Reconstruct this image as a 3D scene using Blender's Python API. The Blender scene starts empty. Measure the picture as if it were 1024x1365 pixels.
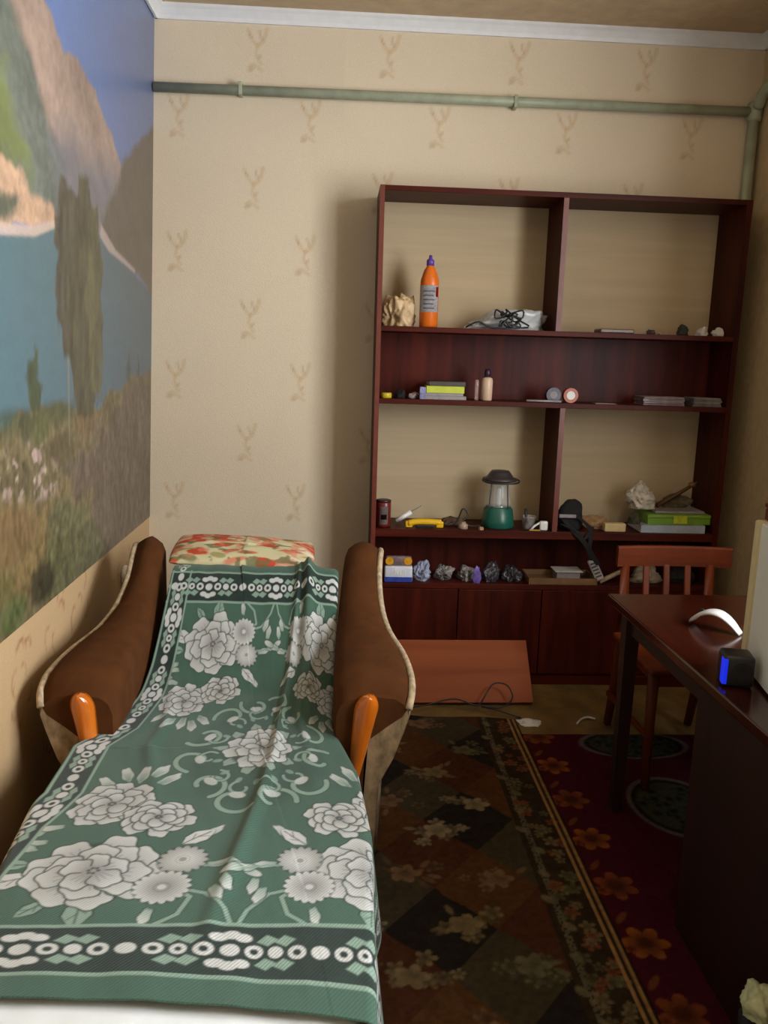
import bpy, bmesh, math, random
import numpy as np
from mathutils import Vector, Matrix

SC = bpy.context.scene
COL = SC.collection
random.seed(7)
RNG = np.random.RandomState(11)

# ------------------------------------------------------------------ camera
EYE = Vector((0.0, 0.0, 1.5))
W_, H_ = 1024.0, 1365.0
FPX = 1104.0
_w = Vector((453 - W_ / 2, 474 - H_ / 2, FPX)).normalized()
_r = Vector((1, 0.03, 0)); _r = (_r - _w * _r.dot(_w)).normalized()
_d = _w.cross(_r)
right = Vector((_r.x, _w.x, -_d.x)); down = Vector((_r.y, _w.y, -_d.y)); fwd = Vector((_r.z, _w.z, -_d.z))
cam = bpy.data.cameras.new('camera')
cam_ob = bpy.data.objects.new('camera', cam); COL.objects.link(cam_ob)
m3 = Matrix((right, -down, -fwd)).transposed()
cam_ob.matrix_world = Matrix.Translation(EYE) @ m3.to_4x4()
cam.sensor_fit = 'HORIZONTAL'; cam.sensor_width = 36.0; cam.lens = FPX * 36.0 / W_
cam.clip_start = 0.02
SC.camera = cam_ob

# ------------------------------------------------------------------ light
world = bpy.data.worlds.new('world'); SC.world = world; world.use_nodes = True
bg = world.node_tree.nodes['Background']
bg.inputs[0].default_value = (0.75, 0.85, 1.0, 1); bg.inputs[1].default_value = 1.0
WIN_Y0, WIN_Y1, WIN_Z0, WIN_Z1 = 0.25, 2.05, 0.95, 2.74
RX = 1.87                                   # inner face of the right wall
la = bpy.data.lights.new('window_daylight', 'AREA'); la.shape = 'RECTANGLE'
la.size = 1.75; la.size_y = 1.7; la.energy = 215; la.color = (0.95, 0.98, 1.0)
lo = bpy.data.objects.new('window_daylight', la); COL.objects.link(lo)
lo.location = (RX + 0.30, (WIN_Y0 + WIN_Y1) / 2, (WIN_Z0 + WIN_Z1) / 2)
lo.rotation_euler = (0, math.radians(90), 0)

vs = SC.view_settings
vs.view_transform = 'Standard'; vs.look = 'None'; vs.gamma = 1.0; vs.use_curve_mapping = False
vs.exposure = 0.0

# ------------------------------------------------------------------ helpers
def S(r, g, b):
    f = lambda c: (c / 255 / 12.92) if c / 255 <= 0.04045 else ((c / 255 + 0.055) / 1.055) ** 2.4
    return (f(r), f(g), f(b))

def node_mat(name):
    m = bpy.data.materials.new(name); m.use_nodes = True
    return m, m.node_tree, m.node_tree.nodes['Principled BSDF']

def mat(name, col, rough=0.6, var=0.18, scale=25.0, metal=0.0, bump=0.0, spec=0.5, trans=0.0, stretch=(1, 1, 1), emit=None, sheen=0.0, alpha=1.0):
    """procedural material: base colour varied by noise"""
    m, nt, p = node_mat(name)
    N, L = nt.nodes, nt.links
    tc = N.new('ShaderNodeTexCoord'); mp = N.new('ShaderNodeMapping'); mp.inputs['Scale'].default_value = stretch
    L.new(tc.outputs['Object'], mp.inputs[0])
    nz = N.new('ShaderNodeTexNoise'); nz.inputs['Scale'].default_value = scale; nz.inputs['Detail'].default_value = 4
    L.new(mp.outputs[0], nz.inputs['Vector'])
    cr = N.new('ShaderNodeValToRGB')
    cr.color_ramp.elements[0].position = 0.3; cr.color_ramp.elements[1].position = 0.7
    cr.color_ramp.elements[0].color = tuple(c * (1 - var) for c in col) + (1,)
    cr.color_ramp.elements[1].color = tuple(min(1, c * (1 + var)) for c in col) + (1,)
    L.new(nz.outputs['Fac'], cr.inputs[0]); L.new(cr.outputs[0], p.inputs['Base Color'])
    p.inputs['Roughness'].default_value = rough; p.inputs['Metallic'].default_value = metal
    p.inputs['Specular IOR Level'].default_value = spec
    if trans: p.inputs['Transmission Weight'].default_value = trans
    if sheen: p.inputs['Sheen Weight'].default_value = sheen
    if alpha < 1: p.inputs['Alpha'].default_value = alpha
    if emit:
        p.inputs['Emission Color'].default_value = emit[0] + (1,); p.inputs['Emission Strength'].default_value = emit[1]
    if bump:
        bp = N.new('ShaderNodeBump'); bp.inputs['Strength'].default_value = bump; bp.inputs['Distance'].default_value = 0.01
        L.new(nz.outputs['Fac'], bp.inputs['Height']); L.new(bp.outputs[0], p.inputs['Normal'])
    return m

def painted(name, rough=0.8, fine=900.0, amt=0.12, bump=0.15, spec=0.3, twill=False, sheen=0.0):
    """material that reads the pattern woven / printed into the mesh (colour attribute 'pattern')"""
    m, nt, p = node_mat(name)
    N, L = nt.nodes, nt.links
    at = N.new('ShaderNodeAttribute'); at.attribute_name = 'pattern'
    tc = N.new('ShaderNodeTexCoord')
    if twill:
        mp = N.new('ShaderNodeMapping'); mp.inputs['Rotation'].default_value = (0, 0, math.radians(40))
        L.new(tc.outputs['UV'], mp.inputs[0])
        tx = N.new('ShaderNodeTexWave'); tx.inputs['Scale'].default_value = fine; tx.inputs['Distortion'].default_value = 0.6
        L.new(mp.outputs[0], tx.inputs['Vector'])
    else:
        tx = N.new('ShaderNodeTexNoise'); tx.inputs['Scale'].default_value = fine; tx.inputs['Detail'].default_value = 3
        L.new(tc.outputs['Object'], tx.inputs['Vector'])
    mr = N.new('ShaderNodeMapRange'); mr.inputs[3].default_value = 1 - amt; mr.inputs[4].default_value = 1 + amt
    L.new(tx.outputs['Fac'], mr.inputs[0])
    vm = N.new('ShaderNodeVectorMath'); vm.operation = 'SCALE'
    L.new(at.outputs['Color'], vm.inputs[0]); L.new(mr.outputs[0], vm.inputs['Scale'])
    L.new(vm.outputs[0], p.inputs['Base Color'])
    p.inputs['Roughness'].default_value = rough; p.inputs['Specular IOR Level'].default_value = spec
    if sheen: p.inputs['Sheen Weight'].default_value = sheen
    if bump:
        bp = N.new('ShaderNodeBump'); bp.inputs['Strength'].default_value = bump; bp.inputs['Distance'].default_value = 0.003
        L.new(tx.outputs['Fac'], bp.inputs['Height']); L.new(bp.outputs[0], p.inputs['Normal'])
    return m

def wood(name, c1, c2, rough=0.3, grain='z', scale=14.0, spec=0.5, coat=0.0):
    m, nt, p = node_mat(name)
    N, L = nt.nodes, nt.links
    tc = N.new('ShaderNodeTexCoord'); mp = N.new('ShaderNodeMapping')
    s = {'z': (1, 1, 0.07), 'x': (0.07, 1, 1), 'y': (1, 0.07, 1)}[grain]
    mp.inputs['Scale'].default_value = s
    L.new(tc.outputs['Object'], mp.inputs[0])
    nz = N.new('ShaderNodeTexNoise'); nz.inputs['Scale'].default_value = scale; nz.inputs['Detail'].default_value = 8
    nz.inputs['Distortion'].default_value = 0.6
    L.new(mp.outputs[0], nz.inputs['Vector'])
    cr = N.new('ShaderNodeValToRGB'); cr.color_ramp.elements[0].position = 0.32; cr.color_ramp.elements[1].position = 0.68
    cr.color_ramp.elements[0].color = c1 + (1,); cr.color_ramp.elements[1].color = c2 + (1,)
    L.new(nz.outputs['Fac'], cr.inputs[0]); L.new(cr.outputs[0], p.inputs['Base Color'])
    p.inputs['Roughness'].default_value = rough; p.inputs['Specular IOR Level'].default_value = spec
    if coat: p.inputs['Coat Weight'].default_value = coat; p.inputs['Coat Roughness'].default_value = 0.15
    bp = N.new('ShaderNodeBump'); bp.inputs['Strength'].default_value = 0.12; bp.inputs['Distance'].default_value = 0.004
    L.new(nz.outputs['Fac'], bp.inputs['Height']); L.new(bp.outputs[0], p.inputs['Normal'])
    return m

def thing(name, label, cat, loc=(0, 0, 0), rotz=0.0, group=None):
    o = bpy.data.objects.new(name, None); COL.objects.link(o)
    o.empty_display_size = 0.05
    o.location = loc; o.rotation_euler = (0, 0, rotz); o['label'] = label; o['category'] = cat
    if group: o['group'] = group
    return o

def org(o):
    v = Vector((0, 0, 0))
    while o: v += o.location; o = o.parent
    return v

def obj(name, bm, m, parent=None, local=False, smooth=False, origin=None):
    """bm in world coordinates (or in the parent's own when local); one mesh object"""
    if not local:
        if parent is not None: bmesh.ops.translate(bm, verts=bm.verts, vec=-org(parent))
    if origin is not None: bmesh.ops.translate(bm, verts=bm.verts, vec=-Vector(origin))
    me = bpy.data.meshes.new(name)
    if smooth:
        for f in bm.faces: f.smooth = True
    bm.to_mesh(me); bm.free()
    for k in (m if isinstance(m, (list, tuple)) else [m]): me.materials.append(k)
    o = bpy.data.objects.new(name, me); COL.objects.link(o)
    if parent is not None: o.parent = parent
    if origin is not None: o.location = origin
    return o

def tag(o, label, cat, group=None):
    o['label'] = label; o['category'] = cat
    if group: o['group'] = group
    return o

def struct(name, bm, m, parent=None, **k):
    o = obj(name, bm, m, parent, **k)
    if parent is None: o['kind'] = 'structure'
    return o

def B(): return bmesh.new()

def box(bm, x0, x1, y0, y1, z0, z1, bev=0.0, seg=2, M=None):
    r = bmesh.ops.create_cube(bm, size=1.0)
    vs_ = r['verts']
    for v in vs_:
        v.co = Vector((x0 + (v.co.x + .5) * (x1 - x0), y0 + (v.co.y + .5) * (y1 - y0), z0 + (v.co.z + .5) * (z1 - z0)))
    if M is not None: bmesh.ops.transform(bm, matrix=M, verts=vs_)
    if bev > 0:
        es = list({e for v in vs_ for e in v.link_edges})
        bmesh.ops.bevel(bm, geom=es, offset=bev, segments=seg, affect='EDGES', profile=0.5)
    return bm

def bx(*a, **k): return box(B(), *a, **k)

def lathe(bm, cx, cy, prof, n=24, M=None):
    """prof: list of (radius, z)"""
    rings = []
    for r, z in prof:
        rings.append([bm.verts.new((cx + r * math.cos(2 * math.pi * i / n), cy + r * math.sin(2 * math.pi * i / n), z)) for i in range(n)])
    for a, b in zip(rings, rings[1:]):
        for i in range(n):
            bm.faces.new((a[i], a[(i + 1) % n], b[(i + 1) % n], b[i]))
    if prof[0][0] > 1e-6: bm.faces.new(list(reversed(rings[0])))
    if prof[-1][0] > 1e-6: bm.faces.new(rings[-1])
    bmesh.ops.remove_doubles(bm, verts=bm.verts, dist=1e-6)
    if M is not None: bmesh.ops.transform(bm, matrix=M, verts=bm.verts)
    return bm

def tube(bm, pts, r, n=8, closed=False):
    pts = [Vector(p) for p in pts]
    rings = []
    N = len(pts)
    for i, p in enumerate(pts):
        a = pts[(i - 1) % N] if (closed or i > 0) else p
        b = pts[(i + 1) % N] if (closed or i < N - 1) else p
        t = (b - a).normalized()
        u = t.cross(Vector((0, 0, 1)))
        if u.length < 1e-3: u = t.cross(Vector((0, 1, 0)))
        u.normalize(); v = t.cross(u)
        rr = r[i] if isinstance(r, (list, tuple)) else r
        rings.append([bm.verts.new(p + (u * math.cos(2 * math.pi * k / n) + v * math.sin(2 * math.pi * k / n)) * rr) for k in range(n)])
    for i in range(N if closed else N - 1):
        a, b = rings[i], rings[(i + 1) % N]
        for k in range(n): bm.faces.new((a[k], a[(k + 1) % n], b[(k + 1) % n], b[k]))
    if not closed:
        bm.faces.new(list(reversed(rings[0]))); bm.faces.new(rings[-1])
    bmesh.ops.recalc_face_normals(bm, faces=bm.faces)
    return bm

def spline(pts, n=8):
    """Catmull-Rom through pts"""
    P = [Vector(p) for p in pts]; P = [P[0] * 2 - P[1]] + P + [P[-1] * 2 - P[-2]]
    out = []
    for i in range(1, len(P) - 2):
        for k in range(n):
            t = k / n
            a, b, c, d = P[i - 1], P[i], P[i + 1], P[i + 2]
            out.append(0.5 * (2 * b + (c - a) * t + (2 * a - 5 * b + 4 * c - d) * t * t + (3 * b - a - 3 * c + d) * t ** 3))
    out.append(P[-2])
    return out

def crumple(x0, x1, y0, y1, z0, z1, seed=1, sub=4, amp=0.35, tilt=0.0, facets=26):
    """a crumpled bag / cloth heap filling the given bounds: creased facets plus ridged noise"""
    from mathutils import noise
    rs = np.random.RandomState(seed)
    pn = rs.randn(facets, 3); pn /= np.linalg.norm(pn, axis=1)[:, None]; pd = rs.uniform(.62, 1.0, facets)
    bm = B(); bmesh.ops.create_icosphere(bm, subdivisions=sub, radius=1.0)
    off = Vector((seed * 7.3, seed * 3.1, seed * 1.7))
    for v in bm.verts:
        n = v.co.normalized()
        dots = pn @ np.array(n); r = 1.25
        k = dots > .05
        if k.any(): r = min(1.25, float((pd[k] / dots[k]).min()))
        d = noise.noise(n * 1.3 + off) * 0.6 + ((1 - abs(noise.noise(n * 2.6 + off)) * 3) * 0.35) + (1 - abs(noise.noise(n * 6 + off)) * 3) * 0.14
        v.co = n * r * (1 + amp * d)
    lo_ = [min(v.co[i] for v in bm.verts) for i in range(3)]; hi = [max(v.co[i] for v in bm.verts) for i in range(3)]
    lo_[2] = lo_[2] + 0.34 * (hi[2] - lo_[2])
    T = ((x0, x1), (y0, y1), (z0, z1))
    for v in bm.verts:
        c = [max(v.co[i], lo_[i]) for i in range(3)]
        q = [(c[i] - lo_[i]) / (hi[i] - lo_[i]) for i in range(3)]
        if tilt: q[2] *= (1 - abs(tilt)) + abs(tilt) * (q[0] if tilt > 0 else 1 - q[0])
        v.co = Vector([T[i][0] + q[i] * (T[i][1] - T[i][0]) for i in range(3)])
    return bm

# ------------------------------------------------------------------ pattern painting on regular grids
class Grid:
    def __init__(s, nx, ny, x0, x1, y0, y1, base):
        s.nx, s.ny, s.x0, s.x1, s.y0, s.y1 = nx, ny, x0, x1, y0, y1
        s.xs = np.linspace(x0, x1, nx); s.ys = np.linspace(y0, y1, ny)
        s.C = np.empty((ny, nx, 3)); s.C[:] = base
        s.X, s.Y = np.meshgrid(s.xs, s.ys)
    def win(s, ax, bx_, ay, by_):
        i0 = int(max(0, math.floor((ax - s.x0) / (s.x1 - s.x0) * (s.nx - 1)))); i1 = int(min(s.nx, math.ceil((bx_ - s.x0) / (s.x1 - s.x0) * (s.nx - 1)) + 1))
        j0 = int(max(0, math.floor((ay - s.y0) / (s.y1 - s.y0) * (s.ny - 1)))); j1 = int(min(s.ny, math.ceil((by_ - s.y0) / (s.y1 - s.y0) * (s.ny - 1)) + 1))
        if i1 <= i0 or j1 <= j0: return None
        return slice(j0, j1), slice(i0, i1)
    def mix(s, w, a, col):
        a = a[..., None]
        s.C[w] = s.C[w] * (1 - a) + np.asarray(col) * a
    def ell(s, cx, cy, rx, ry, ang=0, col=(1, 1, 1), soft=0.003, alpha=1.0, col2=None, hole=0.0, wav=0, wamp=0.0, ph=0.0):
        R = max(rx, ry) * 1.15 + soft
        w = s.win(cx - R, cx + R, cy - R, cy + R)
        if w is None: return
        dx, dy = s.X[w] - cx, s.Y[w] - cy
        ca, sa = math.cos(ang), math.sin(ang)
        u, v = (dx * ca + dy * sa) / rx, (-dx * sa + dy * ca) / ry
        r = np.hypot(u, v)
        if wav: r = r / (1 + wamp * np.cos(wav * np.arctan2(v, u) + ph))
        a = np.clip((1 - r) * min(rx, ry) / soft + .5, 0, 1) * alpha
        if hole: a = a * np.clip((r - hole) * min(rx, ry) / soft + .5, 0, 1)
        if col2 is not None:
            t = np.clip((u + 1) / 2, 0, 1)[..., None]
            s.mix(w, a, np.asarray(col2) * (1 - t) + np.asarray(col) * t)
        else: s.mix(w, a, col)
    def line(s, pts, wd, col, alpha=1.0, soft=0.003):
        pts = [np.asarray(p[:2], float) for p in pts]
        ax = min(p[0] for p in pts) - wd - soft; bx_ = max(p[0] for p in pts) + wd + soft
        ay = min(p[1] for p in pts) - wd - soft; by_ = max(p[1] for p in pts) + wd + soft
        w = s.win(ax, bx_, ay, by_)
        if w is None: return
        X, Y = s.X[w], s.Y[w]; D = np.full(X.shape, 1e9)
        for p, q in zip(pts, pts[1:]):
            d = q - p; L = max(d.dot(d), 1e-12)
            t = np.clip(((X - p[0]) * d[0] + (Y - p[1]) * d[1]) / L, 0, 1)
            D = np.minimum(D, np.hypot(X - p[0] - t * d[0], Y - p[1] - t * d[1]))
        s.mix(w, np.clip((wd / 2 - D) / soft + .5, 0, 1) * alpha, col)
    def poly(s, pts, col, soft=0.012, alpha=1.0, warp=None):
        ax = min(p[0] for p in pts) - .06; bx_ = max(p[0] for p in pts) + .06
        ay = min(p[1] for p in pts) - .06; by_ = max(p[1] for p in pts) + .06
        w = s.win(ax, bx_, ay, by_)
        if w is None: return None
        X, Y = s.X[w], s.Y[w]
        if warp is not None: X = X + warp[0][w]; Y = Y + warp[1][w]
        ins = np.zeros(X.shape, bool); D = np.full(X.shape, 1e9)
        n = len(pts)
        for i in range(n):
            (xa, ya), (xb, yb) = pts[i], pts[(i + 1) % n]
            if ya != yb:
                c = ((ya > Y) != (yb > Y)) & (X < (xb - xa) * (Y - ya) / (yb - ya) + xa)
                ins ^= c
            dx, dy = xb - xa, yb - ya; L = max(dx * dx + dy * dy, 1e-12)
            t = np.clip(((X - xa) * dx + (Y - ya) * dy) / L, 0, 1)
            D = np.minimum(D, np.hypot(X - xa - t * dx, Y - ya - t * dy))
        sd = np.where(ins, D, -D)
        a = np.clip(sd / soft + .5, 0, 1) * alpha
        s.mix(w, a, np.asarray(col)[w] if np.ndim(col) == 3 else col)
        return w, a

def vnoise(X, Y, freq, seed, octs=4, fy=None):
    """value noise in numpy, about -1..1"""
    fy = fy or freq
    out = np.zeros(X.shape); amp = 1.0; tot = 0
    for o in range(octs):
        rs = np.random.RandomState(seed * 31 + o); T = rs.rand(257, 257)
        u, v = X * freq * 2 ** o + 37.3 * o, Y * fy * 2 ** o + 11.7 * o
        i, j = np.floor(u).astype(int), np.floor(v).astype(int); fu, fv = u - i, v - j
        fu = fu * fu * (3 - 2 * fu); fv = fv * fv * (3 - 2 * fv)
        i %= 256; j %= 256
        out += amp * ((T[j, i] * (1 - fu) + T[j, i + 1] * fu) * (1 - fv) + (T[j + 1, i] * (1 - fu) + T[j + 1, i + 1] * fu) * fv)
        tot += amp; amp *= 0.5
    return (out / tot - .5) * 2

def grid_mesh(name, co, C, m, parent=None, flip=False, thick=0.0, uv=None, origin=(0, 0, 0)):
    """co (ny,nx,3) positions, C (ny,nx,3) pattern colours -> one mesh object"""
    ny, nx = co.shape[:2]
    V = (co.reshape(-1, 3) - np.asarray(origin)).astype(np.float32)
    idx = np.arange(nx * ny).reshape(ny, nx)
    a, b, c, d = idx[:-1, :-1].ravel(), idx[:-1, 1:].ravel(), idx[1:, 1:].ravel(), idx[1:, :-1].ravel()
    F = np.stack([a, d, c, b] if flip else [a, b, c, d], 1).astype(np.int32)
    me = bpy.data.meshes.new(name)
    me.vertices.add(len(V)); me.vertices.foreach_set('co', V.ravel())
    me.loops.add(F.size); me.loops.foreach_set('vertex_index', F.ravel())
    me.polygons.add(len(F)); me.polygons.foreach_set('loop_start', np.arange(0, F.size, 4, dtype=np.int32))
    me.polygons.foreach_set('loop_total', np.full(len(F), 4, np.int32))
    me.polygons.foreach_set('use_smooth', np.ones(len(F), bool))
    me.update(calc_edges=True)
    at = me.attributes.new('pattern', 'FLOAT_COLOR', 'POINT')
    rgba = np.ones((len(V), 4), np.float32); rgba[:, :3] = np.clip(C.reshape(-1, 3), 0, 1)
    at.data.foreach_set('color', rgba.ravel())
    if uv is not None:
        ul = me.uv_layers.new(name='uv'); ul.data.foreach_set('uv', uv.reshape(-1, 2)[F.ravel()].astype(np.float32).ravel())
    me.materials.append(m)
    o = bpy.data.objects.new(name, me); COL.objects.link(o)
    if parent is not None: o.parent = parent
    o.location = origin
    if thick:
        md = o.modifiers.new('thickness', 'SOLIDIFY'); md.thickness = thick; md.offset = -1
    return o

# ------------------------------------------------------------------ materials
M_plaster = mat('plain_plaster', S(190, 175, 150), 0.9, 0.05, 8)
M_ceiling = mat('ceiling_paper', S(196, 172, 140), 0.9, 0.10, 14, bump=0.1)
M_white_trim = mat('white_trim', S(225, 225, 225), 0.5, 0.04, 20)
M_wallpaper = painted('wallpaper', 0.75, 160.0, 0.07, 0.25)
M_mural = painted('mural_paper', 0.36, 60.0, 0.08, 0.0, spec=0.45)
M_lino = mat('brown_floor', S(112, 88, 46), 0.65, 0.35, 9, bump=0.05)
M_mahog = wood('red_mahogany_upright', S(46, 11, 5), S(78, 24, 12), 0.45, 'z', 22, spec=.14)
M_mahog_x = wood('red_mahogany_lengthwise', S(50, 13, 6), S(82, 27, 13), 0.45, 'x', 22, spec=.14)
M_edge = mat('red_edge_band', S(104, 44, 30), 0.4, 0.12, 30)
M_hard = mat('pale_hardboard', S(182, 162, 130), 0.85, 0.05, 5, stretch=(0.3, 1, 6))
M_desk = wood('polished_dark_desk', S(36, 10, 5), S(58, 18, 9), 0.17, 'y', 16, coat=0.4)
M_deskside = wood('dark_desk_side', S(28, 8, 6), S(40, 12, 8), 0.5, 'z', 16)
M_chair = wood('orange_varnished_wood', S(84, 30, 3), S(110, 44, 6), 0.5, 'x', 18, spec=.25)
M_chair_z = wood('orange_varnished_wood_upright', S(80, 29, 4), S(104, 42, 7), 0.5, 'z', 18, spec=.25)
M_pinkboard = wood('pinkish_particle_board', S(130, 62, 28), S(152, 80, 40), 0.55, 'x', 10, spec=.2)
M_pipe = mat('green_grey_paint', S(158, 164, 140), 0.45, 0.14, 18)
M_plush = mat('brown_plush', S(80, 47, 23), 1.0, 0.16, 16, spec=0.12, bump=0.1)
M_orange = wood('orange_lacquer', S(176, 84, 14), S(212, 118, 30), 0.14, 'z', 12, coat=0.8)
M_white_cloth = mat('white_cotton', S(222, 226, 228), 0.9, 0.03, 12, bump=0.15)
M_black = mat('black_plastic', S(24, 24, 28), 0.4, 0.1, 30)
M_bfabric = mat('black_fabric', S(22, 20, 22), 0.9, 0.2, 30)
M_whiteplastic = mat('white_plastic', S(224, 224, 220), 0.35, 0.03, 30)
M_paper = mat('white_paper', S(206, 200, 196), 0.8, 0.06, 30)

# ================================================================== SETTING
Y_BACK, Y_FRONT, Z_CEIL = 3.914, -1.7, 2.945
LX = lambda z: -0.911 + 0.031 * z           # the left wall leans a little

# wallpaper with scattered two-leaved sprigs
def sprig(g, cx, cy, k=1.0, dark=False):
    tan_ = S(190, 152, 98); dk = S(160, 116, 66)
    def P(*pts): return [(cx + a * k, cy + b * k) for a, b in pts]
    al = 0.36
    g.line(P((-.040, .075), (-.030, .050), (-.018, .030), (-.006, .018)), .014 * k, tan_, al, .008)
    g.line(P((.042, .080), (.036, .055), (.026, .030), (.004, .012)), .018 * k, tan_, al, .008)
    g.line(P((.010, .070), (.014, .050), (.020, .038)), .010 * k, dk, .35, .006)
    g.line(P((-.034, .060), (-.026, .045)), .007 * k, dk, .4, .005)
    g.line(P((.0, .014), (-.006, -.020), (.006, -.045), (.016, -.060)), .013 * k, tan_, al, .008)
    g.line(P((-.034, -.070), (-.016, -.062), (.004, -.076), (.020, -.088)), .013 * k, tan_, al, .008)
    g.ell(cx - .026 * k, cy - .082 * k, .016 * k, .010 * k, .4, dk, .006, .35)
    g.ell(cx + .012 * k, cy - .030 * k, .012 * k, .007 * k, 1.0, dk, .006, .3)

wx0, wx1 = -0.93, 2.05
nb, mb = 330, 330
gw = Grid(nb, mb, wx0, wx1, 0, Z_CEIL, S(216, 200, 174))
gw.C *= (1 + 0.05 * vnoise(gw.X, gw.Y, 3.0, 5, 3))[..., None]
for k in range(-2, 6):
    for r in range(-1, 6):
        drift = -0.016 * r
        sprig(gw, -0.382 + 0.572 * k + drift, 2.793 - 0.568 * r)
        sprig(gw, -0.723 + 0.572 * k + drift, 2.512 - 0.568 * r)
co = np.stack([gw.X, np.full(gw.X.shape, Y_BACK), gw.Y], -1)
wb = grid_mesh('wall_back', co, gw.C, M_wallpaper, thick=0.0, flip=False)
wb['kind'] = 'structure'

# left wall: patterned paper below, photo mural above
gl = Grid(400, 60, 0.6, Y_BACK, 0, 0.74, S(190, 160, 120))
gl.C *= (1 + 0.05 * vnoise(gl.X, gl.Y, 3.0, 8, 3))[..., None]
def vine(g, x, y, sc, sd):
    rs = np.random.RandomState(sd); c = S(150, 96, 64)
    for q in range(9):
        a = rs.uniform(0, 2 * math.pi); r = rs.uniform(.01, .10) * sc
        p0 = (x + r * math.cos(a), y + 1.5 * r * math.sin(a)); L = rs.uniform(.03, .09) * sc; b = a + rs.uniform(-1, 1)
        pts = [(p0[0] + L * t * math.cos(b + t * 1.8), p0[1] + L * t * math.sin(b + t * 1.8)) for t in (0, .35, .7, 1)]
        g.line(pts, .006 + .006 * rs.rand(), c, .55, .005)
for q, (yy, zz) in enumerate([(1.15, .5), (1.45, .25), (1.75, .55), (2.02, .30), (2.3, .58), (2.55, .30), (2.85, .55), (3.15, .28), (3.45, .55), (3.7, .25), (0.85, .3), (2.0, .62), (1.95, .1), (2.6, .62)]):
    vine(gl, yy, zz, 1.0, q + 3)
co = np.stack([LX(gl.Y), gl.X, gl.Y], -1)
wl = grid_mesh('wall_left', co, gl.C, M_wallpaper, flip=False)
wl['kind'] = 'structure'
obj('plaster_core', bx(-1.05, -0.925, Y_FRONT, Y_BACK, 0, Z_CEIL), M_plaster, wl)

# mural: mountain lake with a tall dark spruce
g = Grid(420, 330, 0.6, Y_BACK, 0.722, Z_CEIL, S(110, 136, 190))
X, Y = g.X, g.Y
warp = (0.035 * vnoise(X, Y, 9, 1, 5), 0.035 * vnoise(X, Y, 9, 2, 5))
warp2 = (0.06 * vnoise(X, Y, 14, 3, 4), 0.06 * vnoise(X, Y, 14, 4, 4))
fib = vnoise(X + Y * .5, Y, 7, 6, 5)
fine = vnoise(X, Y, 45, 7, 3)
skyc = np.array(S(118, 146, 204)) * (1 + 0) + np.zeros(X.shape + (3,))
tt = np.clip((X - 2.4) / 1.4, 0, 1)[..., None]
skyc = np.array(S(108, 134, 186)) * (1 - tt) + np.array(S(124, 134, 168)) * tt
g.C[:] = skyc * (1 + 0.04 * vnoise(X, Y, 4, 9, 3))[..., None]
def shade(c, n, amt): return np.clip(np.array(c) * (1 + amt * n)[..., None], 0, 1)
pink = shade(S(178, 150, 132), fib * 1.2 + .5 * fine, 0.30)
g.poly([(0.5, 3.2), (2.30, 2.95), (2.50, 2.56), (2.566, 2.445), (2.723, 2.373), (2.83, 2.387), (3.029, 2.336), (3.314, 2.224), (3.401, 2.180), (3.45, 1.85), (0.5, 1.85)], pink, .02, 1, warp)
slope = vnoise(X * 2 + Y * 2.6, Y - X * .2, 4, 12, 5)
dk = shade(S(112, 118, 106), slope + .5 * fine, 0.45)
g.poly([(0.5, 3.0), (2.10, 2.60), (2.306, 2.345), (2.47, 2.222), (2.566, 2.133), (2.72, 2.06), (2.80, 1.868), (0.5, 1.86)], dk, .05, 1, warp)
pur = shade(S(124, 122, 128), slope, 0.22)
g.poly([(2.60, 2.10), (2.80, 2.16), (3.05, 2.12), (3.33, 2.16), (3.40, 1.90), (3.10, 1.86), (2.70, 1.88)], pur, .16, .85, warp)
rm = shade(S(112, 100, 88), slope * .6 + fine * .4, 0.25)
g.poly([(3.401, 2.204), (3.60, 2.31), (3.98, 2.52), (3.98, 1.72), (3.676, 1.799), (3.163, 1.871), (3.10, 1.93), (3.315, 2.10)], rm, .03, 1, warp)
g.poly([(2.10, 2.30), (2.296, 2.168), (2.339, 2.056), (2.45, 1.95), (1.6, 1.99), (1.5, 2.4)], shade(S(116, 124, 66), slope, .45), .06, .85, warp2)
g.poly([(1.3, 1.99), (2.12, 1.975), (2.349, 1.957), (2.427, 1.905), (2.68, 1.894), (2.64, 1.848), (2.217, 1.778), (1.3, 1.78)], shade(S(214, 172, 138), fine + fib, .25), .02, 1, warp)
g.poly([(1.3, 1.90), (2.24, 1.905), (2.34, 1.884), (2.36, 1.84), (2.218, 1.80), (1.3, 1.80)], shade(S(84, 98, 82), fine, .5), .04, .9, warp2)
tt = np.clip((X - 2.2) / 1.5, 0, 1)[..., None]; t2 = np.clip((1.9 - Y) / .6, 0, 1)[..., None]
lake = np.array(S(94, 122, 126)) * (1 - tt) + np.array(S(100, 108, 112)) * tt
lake = lake * (1 - .25 * t2) + np.array(S(76, 118, 136)) * .25 * t2
lake = lake * (1 + 0.05 * vnoise(X, Y * 6, 6, 15, 3))[..., None]
g.poly([(0.5, 1.80), (2.216, 1.774), (2.423, 1.811), (2.639, 1.865), (3.115, 1.892), (3.96, 1.735), (3.96, 1.28), (0.5, 1.2)], lake, .012, 1)
g.poly([(2.10, 1.79), (2.44, 1.826), (2.64, 1.875), (2.66, 1.858), (2.45, 1.80), (2.15, 1.765)], S(226, 196, 172), .01, .8)
g.poly([(3.10, 1.93), (3.30, 1.865), (3.60, 1.825), (3.60, 1.81), (3.2, 1.85), (3.09, 1.885)], S(206, 182, 166), .012, .7)
land = shade(S(120, 106, 74), fine * .9 + fib * .7, 0.55)
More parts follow.
